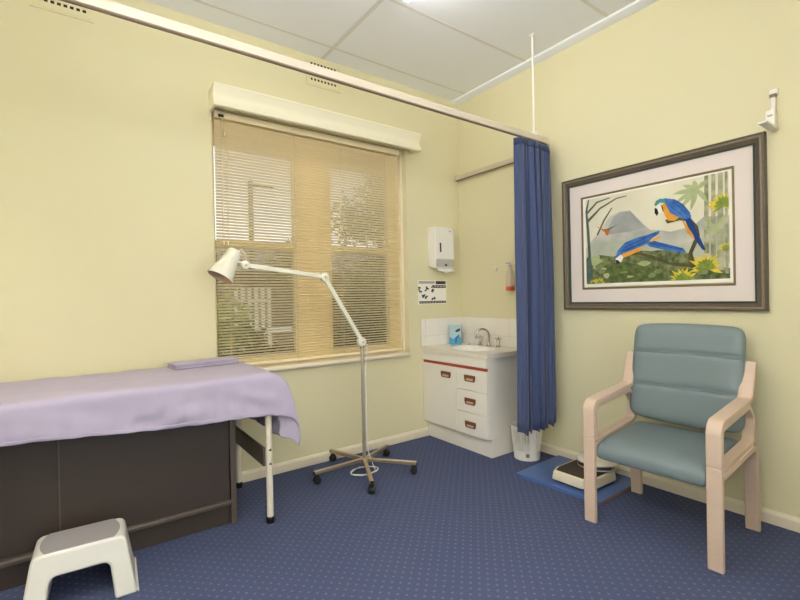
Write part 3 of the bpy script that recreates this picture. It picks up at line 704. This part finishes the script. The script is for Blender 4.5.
b = MB(); b.rings([[o - s_ * .013 + Vector((0, 0, .032)), o + s_ * .013 + Vector((0, 0, .032)), o + s_ * .013 + Vector((0, 0, .060)), o - s_ * .013 + Vector((0, 0, .060))],
                   [o + c * .001 - s_ * .013 + Vector((0, 0, .032)), o + c * .001 + s_ * .013 + Vector((0, 0, .032)), o + c * .001 + s_ * .013 + Vector((0, 0, .060)), o + c * .001 - s_ * .013 + Vector((0, 0, .060))]])
obj('sticker', b, mat('grey_bin_sticker', rgb(120, 112, 104), .6), t)

# ------------------------------------------------------------------ board and weighing scale
BD = [(-.570, -1.128), (-.030, -1.106), (-.030, -1.738), (-.535, -1.742)]
t = thing('floor_board', (-.30, -1.43, 0), 'flat blue laminated board lying on the carpet under the scale', 'board')
obj('core', MB().prism(BD, 'z', .0, .0175), M['boardedge'], t)
ins = .0008
obj('blue_face', MB().prism([(x, y) for x, y in BD], 'z', .0175, .0205), M['board'], t, .0008)
obj('edge_strip', MB().prism([(-.570, -1.128), (-.5695, -1.1265), (-.0300, -1.1045), (-.0300, -1.106)], 'z', 0, .0175).prism([(-.5715, -1.128), (-.570, -1.128), (-.535, -1.742), (-.5365, -1.742)], 'z', 0, .0175), M['board'], t)
SC = [(-.495, -1.375), (-.495, -1.59), (-.43, -1.648), (-.19, -1.655), (-.10, -1.60), (-.10, -1.41), (-.17, -1.345), (-.42, -1.345)]
t = thing('weighing_scale', (-.298, -1.50, .0205), 'ivory mechanical floor scale with a dark rubber tread and round dial', 'scale')
def poly_ring(sc_, z):
    mx, my = -.298, -1.50; return [(mx + (x - mx) * sc_, my + (y - my) * sc_, z) for x, y in SC]
b = MB(); b.rings([poly_ring(.90, .0205), poly_ring(.92, .034)]); obj('foot_plate', b, M['black'], t, .003)
b = MB(); b.rings([poly_ring(.99, .034), poly_ring(1.0, .044), poly_ring(.955, .084), poly_ring(.91, .089)]); obj('case', b, M['scalew'], t, .006, 3)
tread = [(-.470, -1.392), (-.470, -1.582), (-.42, -1.625), (-.20, -1.630), (-.130, -1.585), (-.130, -1.42), (-.19, -1.372), (-.41, -1.372)]
b = MB().prism(tread, 'z', .088, .0925)
for i in range(9): b.box(-.445 + i * .034, -.445 + i * .034 + .013, -1.60 if 0 < i < 8 else -1.585, -1.40, .0925, .0945)
obj('rubber_tread', b, M['rubber'], t)
DX, DY = -.205, -1.535
b = MB().lathe([(.05, .088), (.06, .088), (.055, .10)], 32, Matrix.Translation((DX, DY, 0))); obj('dial_neck', b, M['scalew'], t)
b = MB().lathe([(.118, .098), (.132, .104), (.134, .112)], 48, Matrix.Translation((DX, DY, 0))); dl = obj('dial_housing', b, M['scalew'], t)
obj('chrome_band', MB().lathe([(.1335, .111), (.136, .113), (.136, .131), (.1335, .133)], 48, Matrix.Translation((DX, DY, 0))), M['chrome'], dl)
obj('dial_top', MB().lathe([(.134, .132), (.133, .139), (.122, .148), (.10, .152), (.001, .154)], 48, Matrix.Translation((DX, DY, 0))), M['glassdial'], dl)

t.scale = (1, 1, 1.1)

# ------------------------------------------------------------------ visitor armchair
t = thing('armchair', (-.4535, -2.101, 0), 'teal vinyl armchair with bent pale beech arm frames under the picture', 'chair', rz=PI + .039)
def strip(mb, path2, th, y0, y1, closed=False):
    P = [Vector(p) for p in path2]; n = len(P); L = []; R = []
    for i in range(n):
        a = P[(i - 1) % n] if (closed or i > 0) else P[i]; c = P[(i + 1) % n] if (closed or i < n - 1) else P[i]
        d1 = (P[i] - a); d2 = (c - P[i])
        d1 = d1.normalized() if d1.length > 1e-9 else d2.normalized(); d2 = d2.normalized() if d2.length > 1e-9 else d1
        d = (d1 + d2).normalized(); nn = Vector((-d.y, d.x)); k = 1 / max(.4, nn.dot(Vector((-d1.y, d1.x))))
        L.append(P[i] + nn * th / 2 * k); R.append(P[i] - nn * th / 2 * k)
    rings = [[(l.x, y0, l.y), (l.x, y1, l.y), (r.x, y1, r.y), (r.x, y0, r.y)] for l, r in zip(L, R)]
    if closed: rings.append(rings[0])
    mb.rings(rings, True, not closed)
    bmesh.ops.remove_doubles(mb.bm, verts=mb.bm.verts, dist=1e-6)
    return mb
arm_path = fillet([(.284, .46), (.284, .672), (-.185, .714), (-.262, .903)], [0, .055, .05, 0], 8)
cut = [i for i, p in enumerate(arm_path) if p[1] > .60][0]
ring_path = fillet([(.256, .53), (.256, .646), (-.165, .684), (-.236, .62), (-.222, .498), (-.19, .483), (.256, .452), (.256, .53)], [0, .040, .035, .05, .02, .02, .03, 0], 6)[:-1]
rear_path = fillet([(.27, .428), (-.21, .460), (-.262, .44), (-.283, .0)], [0, .03, .03, 0], 6)
for s in (-1, 1):
    y0, y1 = s * .302 - .032, s * .302 + .032
    obj('leg', strip(MB(), [(.284, 0), (.284, .30), (.284, .475)], .028, y0, y1), M['beech'], t, .004, world=False)
    # arm strip: upper leg turn, armrest and back post
    k = [i for i, p in enumerate(arm_path) if p[0] < -.10][0]
    obj('armrest', strip(MB(), [(.284, .475)] + arm_path[1:k + 1], .028, y0, y1), M['beech'], t, .004, world=False)
    obj('back_post', strip(MB(), arm_path[k:], .028, y0, y1), M['beech'], t, .004, world=False)
    obj('side_rail', strip(MB(), ring_path, .024, y0 + .006, y1 - .006, True), M['beech'], t, .003, world=False)
    obj('leg', strip(MB(), rear_path, .028, y0, y1), M['beech'], t, .004, world=False)
obj('seat_rail', MB().box(-.19, -.165, -.27, .27, .40, .45), M['beech'], t, .003, world=False)
obj('seat_rail', MB().box(.215, .232, -.27, .27, .36, .39), M['beech'], t, .003, world=False)
def cushion(mb, fmid, W, D, T, nu=28, nv=28, p=9, q=2.4, e=10, groove=None, bulge=0.0):
    """rounded slab: local u,v in [-1,1]; fmid(u*W, v*D, h) -> point"""
    top, bot = [], []
    for j in range(nv + 1):
        for i in range(nu + 1):
            u = math.sin((2 * i / nu - 1) * PI / 2); v = math.sin((2 * j / nv - 1) * PI / 2)
            r = max(abs(u), abs(v)); den = (abs(u) ** p + abs(v) ** p) ** (1 / p); k = r / den if den > 1e-9 else 1
            uu, vv = u * k, v * k
            h = T * max(0.0, (1 - r ** e)) ** (1 / q) * (1 + bulge * (1 - u * u) * (1 - v * v))
            g = 1.0
            if groove:
                for gv in groove: g -= .22 * math.exp(-((vv - gv) / .035) ** 2)
            top.append(mb.bm.verts.new(fmid(uu * W, vv * D, h * g))); bot.append(top[-1] if r > .9999 else mb.bm.verts.new(fmid(uu * W, vv * D, -h)))
    for j in range(nv):
        for i in range(nu):
            a = j * (nu + 1) + i; c = (a, a + 1, a + nu + 2, a + nu + 1)
            mb.face([top[x] for x in c]); mb.face([bot[x] for x in reversed(c)])
    return mb
def seat_map(a, d, h):   # a: across, d: forward
    z = .437 - .010 * (-d / .24) * -1 + h
    fwd = .028 + d
    if d > .12: z -= .20 * (d - .12) ** 2 / .12
    return (fwd, a, z)
obj('seat', cushion(MB(), seat_map, .270, .258, .046, p=30, q=2.6, e=16, bulge=.12), M['vinyl'], t, smooth=80, world=False)
def back_map(a, d, h):   # d: up along the leaning back
    zz = .808 + d; x = -.190 - (zz - .53) * .16 - .018 * (1 - (a / .27) ** 2) * 0
    taper = 1 - .02 * (d / .27)
    sag = -.020 * (1 - (a / .28) ** 2) * max(0, -d / .27) ** 2 + .010 * (1 - (a / .28) ** 2) * max(0, d / .27) ** 2
    return (x + h * .99 - .012 * (1 - (a / .28) ** 2), a * taper, zz + sag + h * .16)
obj('backrest', cushion(MB(), back_map, .292, .278, .045, 36, 60, p=12, groove=(-.30, .40), bulge=.1), M['vinyl'], t, smooth=80, world=False)
mbp = MB()
for gv in (-.30, .40):
    mbp.tube([Vector(back_map(-.284 + .568 * k / 20, gv * .274, .0415 + .004 * (1 - (2 * k / 20 - 1) ** 2))) for k in range(21)], .0022, 6)
obj('seam_piping', mbp, M['vinyl'], t, world=False)

# ------------------------------------------------------------------ examination couch with cabinet and sheet
t = thing('couch_cabinet', (-3.35, -.3, 0), 'long dark brown sliding door cabinet standing under the examination couch', 'cabinet')
CX0, CX1, CYF = -3.93, -2.352, -.57
obj('side_panel', MB().box(CX1 - .030, CX1, CYF, -.03, 0, .735), M['darkedge'], t, .0015)
obj('side_panel', MB().box(CX0, CX0 + .030, CYF, -.03, 0, .735), M['darkedge'], t, .0015)
obj('plinth', MB().box(CX0 + .03, CX1 - .03, CYF + .022, CYF + .04, 0, .118), M['darklam'], t)
obj('carcass', MB().box(CX0 + .03, CX1 - .03, -.055, -.035, .0, .72).box(CX0 + .03, CX1 - .03, CYF + .05, -.06, .10, .12).box(CX0 + .03, CX1 - .03, CYF + .004, -.06, .705, .73), M['dark'], t)
obj('door_track', MB().prism([(CYF + .045, .114), (CYF - .004, .114), (CYF - .006, .132), (CYF + .004, .140), (CYF + .045, .140)], 'x', CX0 + .03, CX1 - .03), M['darkedge'], t, .002)
obj('sliding_door', MB().box(-3.165, CX1 - .034, CYF + .012, CYF + .026, .141, .70), M['darklam'], t, .001)
obj('sliding_door', MB().box(CX0 + .034, -3.13, CYF + .030, CYF + .044, .141, .70), M['darklam'], t, .001)
obj('door_edge', MB().box(-3.169, -3.163, CYF + .011, CYF + .027, .141, .70), M['darkedge'], t)
obj('door_knob', MB().lathe([(.008, 0), (.008, .006), (.012, .012), (.010, .020), (.0, .022)], 14, Matrix.Translation((-2.475, CYF + .012, .60)) @ Matrix.Rotation(PI / 2, 4, 'X')), M['black'], t)

t = thing('examination_couch', (-3.1, -.39, 0), 'examination couch on cream tube legs against the window wall', 'couch')
TZ = .868
for x in (-2.198, -3.98):
    for y in (-.075, -.690):
        l = obj('leg', MB().tube([(x, y, .03), (x, y, .775)], .019, 16), M['cream_metal'], t)
        obj('rubber_foot', MB().lathe([(.020, 0), (.0225, .004), (.0225, .034), (.019, .038)], 16, Matrix.Translation((x, y, 0))), M['black'], l)
        if y < -.3:
            for z in (.345, .425): obj('bolt', MB().lathe([(.008, 0), (.008, .004), (.004, .009)], 10, Matrix.Translation((x, y - .0175, z)) @ Matrix.Rotation(PI / 2, 4, 'X')), M['chrome'], l)
    obj('cross_rail', MB().box(x - .034, x - .020, -.690, -.075, .330, .438), M['darkedge'], t, .003)
obj('frame', MB().box(-4.0, -2.19, -.70, -.66, .742, .78).box(-4.0, -2.19, -.095, -.055, .742, .78).box(-2.225, -2.185, -.66, -.095, .742, .78).box(-4.0, -3.96, -.66, -.095, .742, .78), M['cream_metal'], t, .003)
obj('mattress', MB().box(-4.015, -2.187, -.712, -.04, .781, TZ - .008), M['hem'], t, .03, 4)

# the sheet: flat on the mattress, hanging over the front and the end
X0S, XE, YW, YE = -4.02, -2.152, -.032, -.738
OVF, OVE, RC = .225, .40, .035
def drop(d):
    """distance over the edge -> (outward, down)"""
    q = RC * PI / 2
    if d <= 0: return 0.0, 0.0
    if d < q: a = d / RC; return RC * math.sin(a), RC * (1 - math.cos(a))
    return RC + (d - q) * .05, RC + (d - q)
def sheet_point(sx, sy, off=0.0):
    """sx along the couch, sy across; values past the edges hang down"""
    a = max(0.0, sx - (XE - RC)); c = max(0.0, -(sy - (YE + RC)))
    x = min(sx, XE - RC); y = max(sy, YE + RC)
    d = math.hypot(a, c); z = TZ
    if d > 0:
        da, dc = a / d, c / d; o, dn = drop(d); fold = math.sin(2 * math.atan2(c, a)) ** 2
        flare = (.085 * (1 - math.exp(-max(0, d - .02) / .07)) + .10 * d) * fold
        hx = da * o + flare * .95; hy = dc * o + flare * .12
        wv = .0
        if d > .05:
            wv = (.007 * math.sin(sx * 19 + 2.2 * math.sin(sy * 14) + sx * sx) + .003 * math.sin(sy * 60 + 3 * math.sin(sx * 8)) + .004 * math.sin(sx * 61 + 2)) * min(1, (d - .05) * 8) * (1 - fold)
        x += hx + off * da + da * wv; y -= hy + off * dc + dc * wv
        z = TZ - dn * (1 - .04 * fold)
        z += .004 * math.sin(sx * 7.3) * min(1, d * 4)
    z += .0025 * math.sin(sx * 9 + sy * 13) * math.sin(sy * 17 + 1) + .0012 * math.sin(sx * 31 - sy * 22) + off * (d == 0)
    return Vector((x, y, z))
L1 = XE - RC - X0S + OVE; L2 = (YW - (YE + RC)) + OVF + RC
W0 = YW - (YE + RC)
def hang(tt, x):
    # the cloth lies a little askew: less overhang towards the far left
    if tt <= W0: return tt
    k = min(1, max(0, (x + 3.4) / 1.15)); return W0 + (tt - W0) * (.735 + .265 * k)
def grid_sheet(mb, s0, s1, n1, t0, t1, n2, off=0.0):
    mb.rings([[sheet_point(X0S + s0 + (s1 - s0) * i / n1, YW - hang(t0 + (t1 - t0) * j / n2, X0S + s0 + (s1 - s0) * i / n1), off) for i in range(n1 + 1)] for j in range(n2 + 1)], closed=False, caps=False)
    return mb
t = thing('couch_sheet', (-3.1, -.39, TZ), 'lavender cotton sheet spread over the couch with one corner hanging', 'sheet')
obj('cloth', grid_sheet(MB(), 0, L1, 220, 0, L2, 90), M['sheet'], t, smooth=80, solid=.003)
obj('hem', grid_sheet(MB(), 0, L1 - .022, 220, L2 - .022, L2 - .001, 3, .0028), M['hem'], t, smooth=80, solid=.002)
obj('hem', grid_sheet(MB(), L1 - .022, L1 - .001, 3, 0, L2 - .001, 90, .0028), M['hem'], t, smooth=80, solid=.002)
# folded spare sheet lying near the wall end
t = thing('folded_sheet', (-2.42, -.13, TZ), 'small folded lavender sheet lying on top of the couch by the window', 'folded sheet', rz=math.radians(8))
for k, (z, sx, w) in enumerate(((.004, .20, .085), (.015, .196, .082), (.026, .198, .083))):
    ln = MB(); ln.prism(rounded_rect(-sx, sx, -w, w, .012, 4), 'z', z, z + .010)
    obj('layer', ln, M['sheet'], t, .0045, 3, world=False)

# ------------------------------------------------------------------ step stool
ST = (-3.085, -.772)
t = thing('step_stool', (ST[0], ST[1], 0), 'ivory plastic step stool with a grey top pad in front of the couch cabinet', 'step stool', rz=math.radians(-3))
sh = .248
def stool_outline():
    o = [(-.205, 0)]
    o += fillet([(-.205, 0), (-.165, sh), (.165, sh), (.205, 0)], [0, .032, .032, 0], 6)[1:]
    o += fillet([(.205, 0), (.122, 0), (.104, .155), (-.104, .155), (-.122, 0)], [0, 0, .030, .030, 0], 6)[1:]
    return o
O = stool_outline()
def dep(z): return .105 + (sh - z) * .20
b = MB(); b.rings([[(x, -dep(z), z) for x, z in O], [(x, dep(z), z) for x, z in O]])
obj('body', b, M['stoolw'], t, .010, 3, world=False)
for s in (-1, 1):
    fl_ = MB().prism([(s * .205, 0), (s * .213, 0), (s * .211, .012), (s * .203, .016)], 'y', -.150, .150)
    obj('foot_flange', fl_, M['stoolw'], t, .003, world=False)
pad = []
for x0_, sgn in ((1, 1), (-1, -1)):
    for k in range(9):
        f = -1 + 2 * k / 8; pad.append((sgn * (.122 + .024 * (1 - f * f)), sgn * f * .099 + .004))
obj('top_pad', MB().prism(pad, 'z', sh - .004, sh + .002), M['stoolg'], t, .001, world=False)

# ------------------------------------------------------------------ examination lamp on a wheeled stand
LX, LY = -1.385, -.40
t = thing('examination_lamp', (LX, LY, 0), 'cream jointed examination lamp on a five star castor stand by the window', 'lamp')
b = MB().lathe([(.028, .070), (.030, .075), (.030, .105), (.020, .112)], 20, Matrix.Translation((LX, LY, 0))); obj('hub', b, M['brushed'], t)
for k in range(5):
    a = math.radians(30 + 72 * k); c, s_ = math.cos(a), math.sin(a)
    l = obj('star_leg', MB().tube([(LX + c * .015, LY + s_ * .015, .098), (LX + c * .385, LY + s_ * .385, .078)], 0, rect=(.026, .026)), M['brushed'], t, .003)
    ex, ey = LX + c * .365, LY + s_ * .365
    obj('end_cap', MB().tube([(LX + c * .384, LY + s_ * .384, .078), (LX + c * .389, LY + s_ * .389, .0777)], 0, rect=(.025, .025)), M['black'], l)
    w = MB()
    for sd in (-1, 1):
        px, py = -s_ * sd, c * sd
        mm = lookat((ex + px * .004, ey + py * .004, .0252), (ex + px * .020, ey + py * .020, .0252)); w.lathe([(.006, 0), (.024, 0), (.025, .003), (.025, .013), (.022, .016), (.004, .016)], 20, mm)
    w.tube([(ex - c * .0, ey - s_ * .0, .03), (ex, ey, .066)], .010, 10); w.box(ex - .013, ex + .013, ey - .013, ey + .013, .046, .058)
    obj('castor', w, M['black'], l)
obj('pole', MB().tube([(LX, LY, .10), (LX, LY, .935)], .0125, 16), M['steel'], t)
obj('pole_collar', MB().lathe([(.016, 0), (.019, .003), (.019, .030), (.014, .034)], 16, Matrix.Translation((LX, LY, .915))), M['chrome'], t)
E = Vector((-1.680, LY, 1.440)); B0 = Vector((LX - .004, LY, .966)); HJ = Vector((-2.222, LY, 1.508))
def arm(p, q, name):
    mb = MB(); d = (q - p).normalized(); nrm = d.cross(Vector((0, 1, 0)))
    mb.tube([p, q], 0, rect=(.022, .030))
    return obj(name, mb, M['lampw'], t, .004)
arm(B0 + Vector((0, 0, .01)), E, 'lower_arm'); arm(E, HJ, 'upper_arm')
def disc(p, r, w, name):
    mm = lookat(p - Vector((0, w / 2, 0)), p + Vector((0, w / 2, 0)))
    j = obj(name, MB().lathe([(r * .8, 0), (r, .003), (r, w - .003), (r * .8, w)], 22, mm), M['lampw'], t)
    obj('pivot_bolt', MB().lathe([(.007, 0), (.007, .004), (.003, .006)], 10, lookat(p - Vector((0, w / 2, 0)), p - Vector((0, w, 0)))), M['greyp'], j)
    return j
disc(B0, .033, .040, 'base_joint'); disc(E, .030, .040, 'elbow_joint'); disc(HJ, .026, .036, 'head_joint')
S0 = Vector((-2.282, LY - .005, 1.595)); S1 = Vector((-2.380, LY - .022, 1.428)); ax = (S1 - S0).normalized(); SL = (S1 - S0).length
mm = lookat(S0, S1)
obj('shade', MB().lathe([(.001, 0), (.036, .001), (.043, .008), (.047, .05), (.053, .085), (.064, .13), (.078, SL - .004), (.080, SL), (.077, SL)], 36, mm, caps=False), M['lampw'], t, smooth=50)
obj('shade_liner', MB().lathe([(.077, SL), (.062, .13), (.051, .085), (.045, .05), (.042, .03), (.001, .028)], 36, mm, caps=False), M['lampin'], t, smooth=50)
obj('bulb', MB().lathe([(.014, .028), (.014, .06), (.026, .085), (.031, .105), (.024, .128), (.001, .138)], 20, mm), M['whitep'], t)
nk = S0 + ax * .085
obj('head_bracket', MB().tube([HJ, HJ + Vector((-.030, 0, .012)), nk + Vector((.045, 0, 0))], .010, 10).tube([nk + Vector((.055, -.018, .004)), nk + Vector((.040, -.018, .0))], .014, 10), M['lampw'], t)
obj('cable', MB().tube([S0 + Vector((.01, 0, -.004)), S0 + Vector((.04, 0, .01)), S0 + Vector((.062, .004, -.02)), HJ + Vector((.01, .01, .04)), HJ + Vector((-.002, .012, .01))], .003, 8), M['whitep'], t)
obj('cable', MB().tube([B0 + Vector((.02, -.02, -.01)), B0 + Vector((.042, -.012, -.03)), (LX + .030, LY - .014, .88), (LX + .018, LY - .014, .75), (LX + .020, LY - .012, .5), (LX + .016, LY - .014, .25), (LX + .03, LY - .02, .13)] +
          [(LX + (.10 + .012 * math.sin(k)) * math.cos(k * .5 - 1), LY + (.075 + .010 * math.cos(k * 1.3)) * math.sin(k * .5 - 1), .013 + .0025 * (k // 12)) for k in range(0, 27)], .0034, 8), M['whitep'], t)

# ------------------------------------------------------------------ outside the window
GZ = -.35
struct('ground', MB().box(-14, 12, .20, 26, GZ - .1, GZ), M['grass'], 'lawn beyond the window')
struct('path', MB().box(-12, 12, 3.6, 5.2, GZ, GZ + .015), M['path'], 'pale concrete footpath beyond the lawn')
def leaf_cluster(mb, cx, cy, cz, rx, ry, rz, n, size, seed, hollow=.45):
    r = random.Random(seed)
    for _ in range(n):
        d = Vector((r.gauss(0, 1), r.gauss(0, 1), r.gauss(0, 1))).normalized(); k = r.uniform(hollow, 1) * (1 + .18 * math.sin(7 * d.x + seed) * math.cos(6 * d.z))
        p = Vector((cx + d.x * rx * k, cy + d.y * ry * k, cz + d.z * rz * k))
        a = Vector((r.gauss(0, 1), r.gauss(0, 1), r.gauss(0, .7))).normalized(); c = a.cross(Vector((r.gauss(0, 1), r.gauss(0, 1), r.gauss(0, 1)))).normalized()
        L = size * r.uniform(.7, 1.3); w = L * .45
        mb.poly([p - a * L * .5, p - a * L * .1 + c * w * .5, p + a * L * .5, p - a * L * .1 - c * w * .5])
def shrub(x, y, rx, rz, n, size, m, seed, label, cat='shrub'):
    t = thing('garden_shrub', (x, y, GZ), label, cat, 'garden shrubs outside the window')
    b = MB(); leaf_cluster(b, x, y, GZ + rz, rx, rx * .7, rz, n, size, seed); obj('foliage', b, m, t)
    b = MB(); r = random.Random(seed)
    for k in range(5): b.tube([(x + r.uniform(-.05, .05), y + r.uniform(-.05, .05), GZ), (x + r.uniform(-.5, .5) * rx, y + r.uniform(-.3, .3) * rx, GZ + rz * r.uniform(.9, 1.4))], [.025, .008], 6)
    obj('stem', b, M['bark'], t)
shrub(-1.62, 1.35, .50, .66, 1500, .10, M['leafdark'], 1, 'dark leafy shrub close outside the left half of the window')
shrub(-1.45, 2.75, .40, .90, 1200, .12, M['leaflight'], 2, 'light green shrub outside the far left of the window')
shrub(-.22, 1.45, .56, .80, 1900, .10, M['leafdark'], 3, 'dark leafy shrub close outside the right half of the window')
shrub(.60, 2.9, .75, 1.12, 2200, .13, M['leafmid'], 4, 'tall grey green shrub outside the right half of the window')
def tree(x, y, h, r, n, size, m, seed, label):
    t = thing('garden_tree', (x, y, GZ), label, 'tree', 'trees outside the window')
    b = MB()
    for k, (dx, dz, s) in enumerate(((0, 0, 1), (-.55, -.25, .7), (.55, -.2, .75), (.1, .5, .6))): leaf_cluster(b, x + dx * r, y, GZ + h - r + dz * r, r * s, r * s, r * s * .85, n // 4, size, seed + k, .3)
    obj('foliage', b, m, t)
    obj('trunk', MB().tube([(x, y, GZ), (x + .05, y, GZ + h * .4), (x, y, GZ + h - r * .8)], [.11, .09, .05], 8), M['bark'], t)
tree(3.35, 6.5, 4.95, 1.15, 2400, .16, M['leafmid'], 21, 'round grey green tree seen through the upper right of the window')
tree(1.75, 8.3, 3.35, .75, 1000, .18, M['leafmid'], 31, 'low distant tree seen beside the window mullion')
tree(4.4, 8.3, 3.2, .8, 1000, .18, M['leafmid'], 41, 'low distant tree at the right side of the window')
t = thing('street_pole', (.82, 9.0, GZ), 'tall timber street pole seen through the upper left of the window', 'pole')
obj('post', MB().tube([(.82, 9, GZ), (.82, 9, 4.6)], [.075, .06], 10), M['bark'], t)
obj('cross_arm', MB().box(.75, 1.45, 8.97, 9.03, 4.42, 4.48), M['bark'], t)
t = thing('picket_fence', (-.2, 5.6, GZ), 'white picket fence panel beyond the left half of the window', 'fence')
b = MB()
for i in range(6): b.box(-.62 + i * .13, -.62 + i * .13 + .07, 5.6, 5.63, GZ, 1.55)
obj('pickets', b, M['picket'], t)
obj('fence_rail', MB().box(-.66, .55, 5.63, 5.67, .62, .74), M['picket'], t)
obj('fence_rail', MB().box(-.66, .12, 5.63, 5.67, 1.25, 1.33), M['picket'], t)
t = thing('neighbour_house', (4.5, 11, GZ), 'low brown brick house across the street', 'house')
obj('walls', MB().box(.9, 9.0, 10.2, 15.5, GZ, 2.3), M['brick'], t)
obj('roof', MB().prism([(9.8, 2.2), (12.75, 3.3), (16, 2.2), (16, 2.1), (9.8, 2.1)], 'x', .5, 9.4), M['roofm'], t)
for x in (2.6, 4.8, 6.9):
    w_ = obj('window', MB().box(x, x + .9, 10.17, 10.22, .6, 1.6), M['picket'], t); obj('pane', MB().box(x + .06, x + .84, 10.16, 10.175, .66, 1.54), M['ink'], w_)

# ------------------------------------------------------------------ sky, camera, colour management
w = bpy.data.worlds.new('overcast_sky'); scene.world = w; w.use_nodes = True
nt = w.node_tree; bg = nt.nodes['Background']
tc = nt.nodes.new('ShaderNodeTexCoord'); nz = nt.nodes.new('ShaderNodeTexNoise'); nz.inputs['Scale'].default_value = 3; nz.inputs['Detail'].default_value = 5
mx = nt.nodes.new('ShaderNodeMix'); mx.data_type = 'RGBA'; mx.inputs[6].default_value = (.66, .68, .72, 1); mx.inputs[7].default_value = (.95, .95, .94, 1)
nt.links.new(tc.outputs['Generated'], nz.inputs['Vector']); nt.links.new(nz.outputs['Fac'], mx.inputs[0]); nt.links.new(mx.outputs[2], bg.inputs['Color'])
bg.inputs['Strength'].default_value = 1.5

cam = bpy.data.cameras.new('camera'); co = bpy.data.objects.new('camera', cam); COL.objects.link(co)
r = Vector((.80973604, -.58644886, -.02013153)); u = Vector((.01879692, -.00836684, .99978831)); f = Vector((.58649315, .80994304, -.0042485))
m4 = Matrix(((r.x, u.x, -f.x, -3.08489), (r.y, u.y, -f.y, -3.23595), (r.z, u.z, -f.z, 1.28179), (0, 0, 0, 1)))
co.matrix_world = m4
cam.sensor_width = 36; cam.lens = 36 * 447.26 / 800; cam.clip_start = .02; cam.clip_end = 200
scene.camera = co
vs = scene.view_settings
vs.view_transform = 'Standard'; vs.look = 'None'; vs.gamma = 1.0; vs.use_curve_mapping = False; vs.exposure = 0.26
scene.cycles.use_denoising = True
scene.cycles.max_bounces = 10; scene.cycles.diffuse_bounces = 6; scene.cycles.transparent_max_bounces = 12
scene.cycles.sample_clamp_indirect = 8
scene.cycles.caustics_reflective = False; scene.cycles.caustics_refractive = False
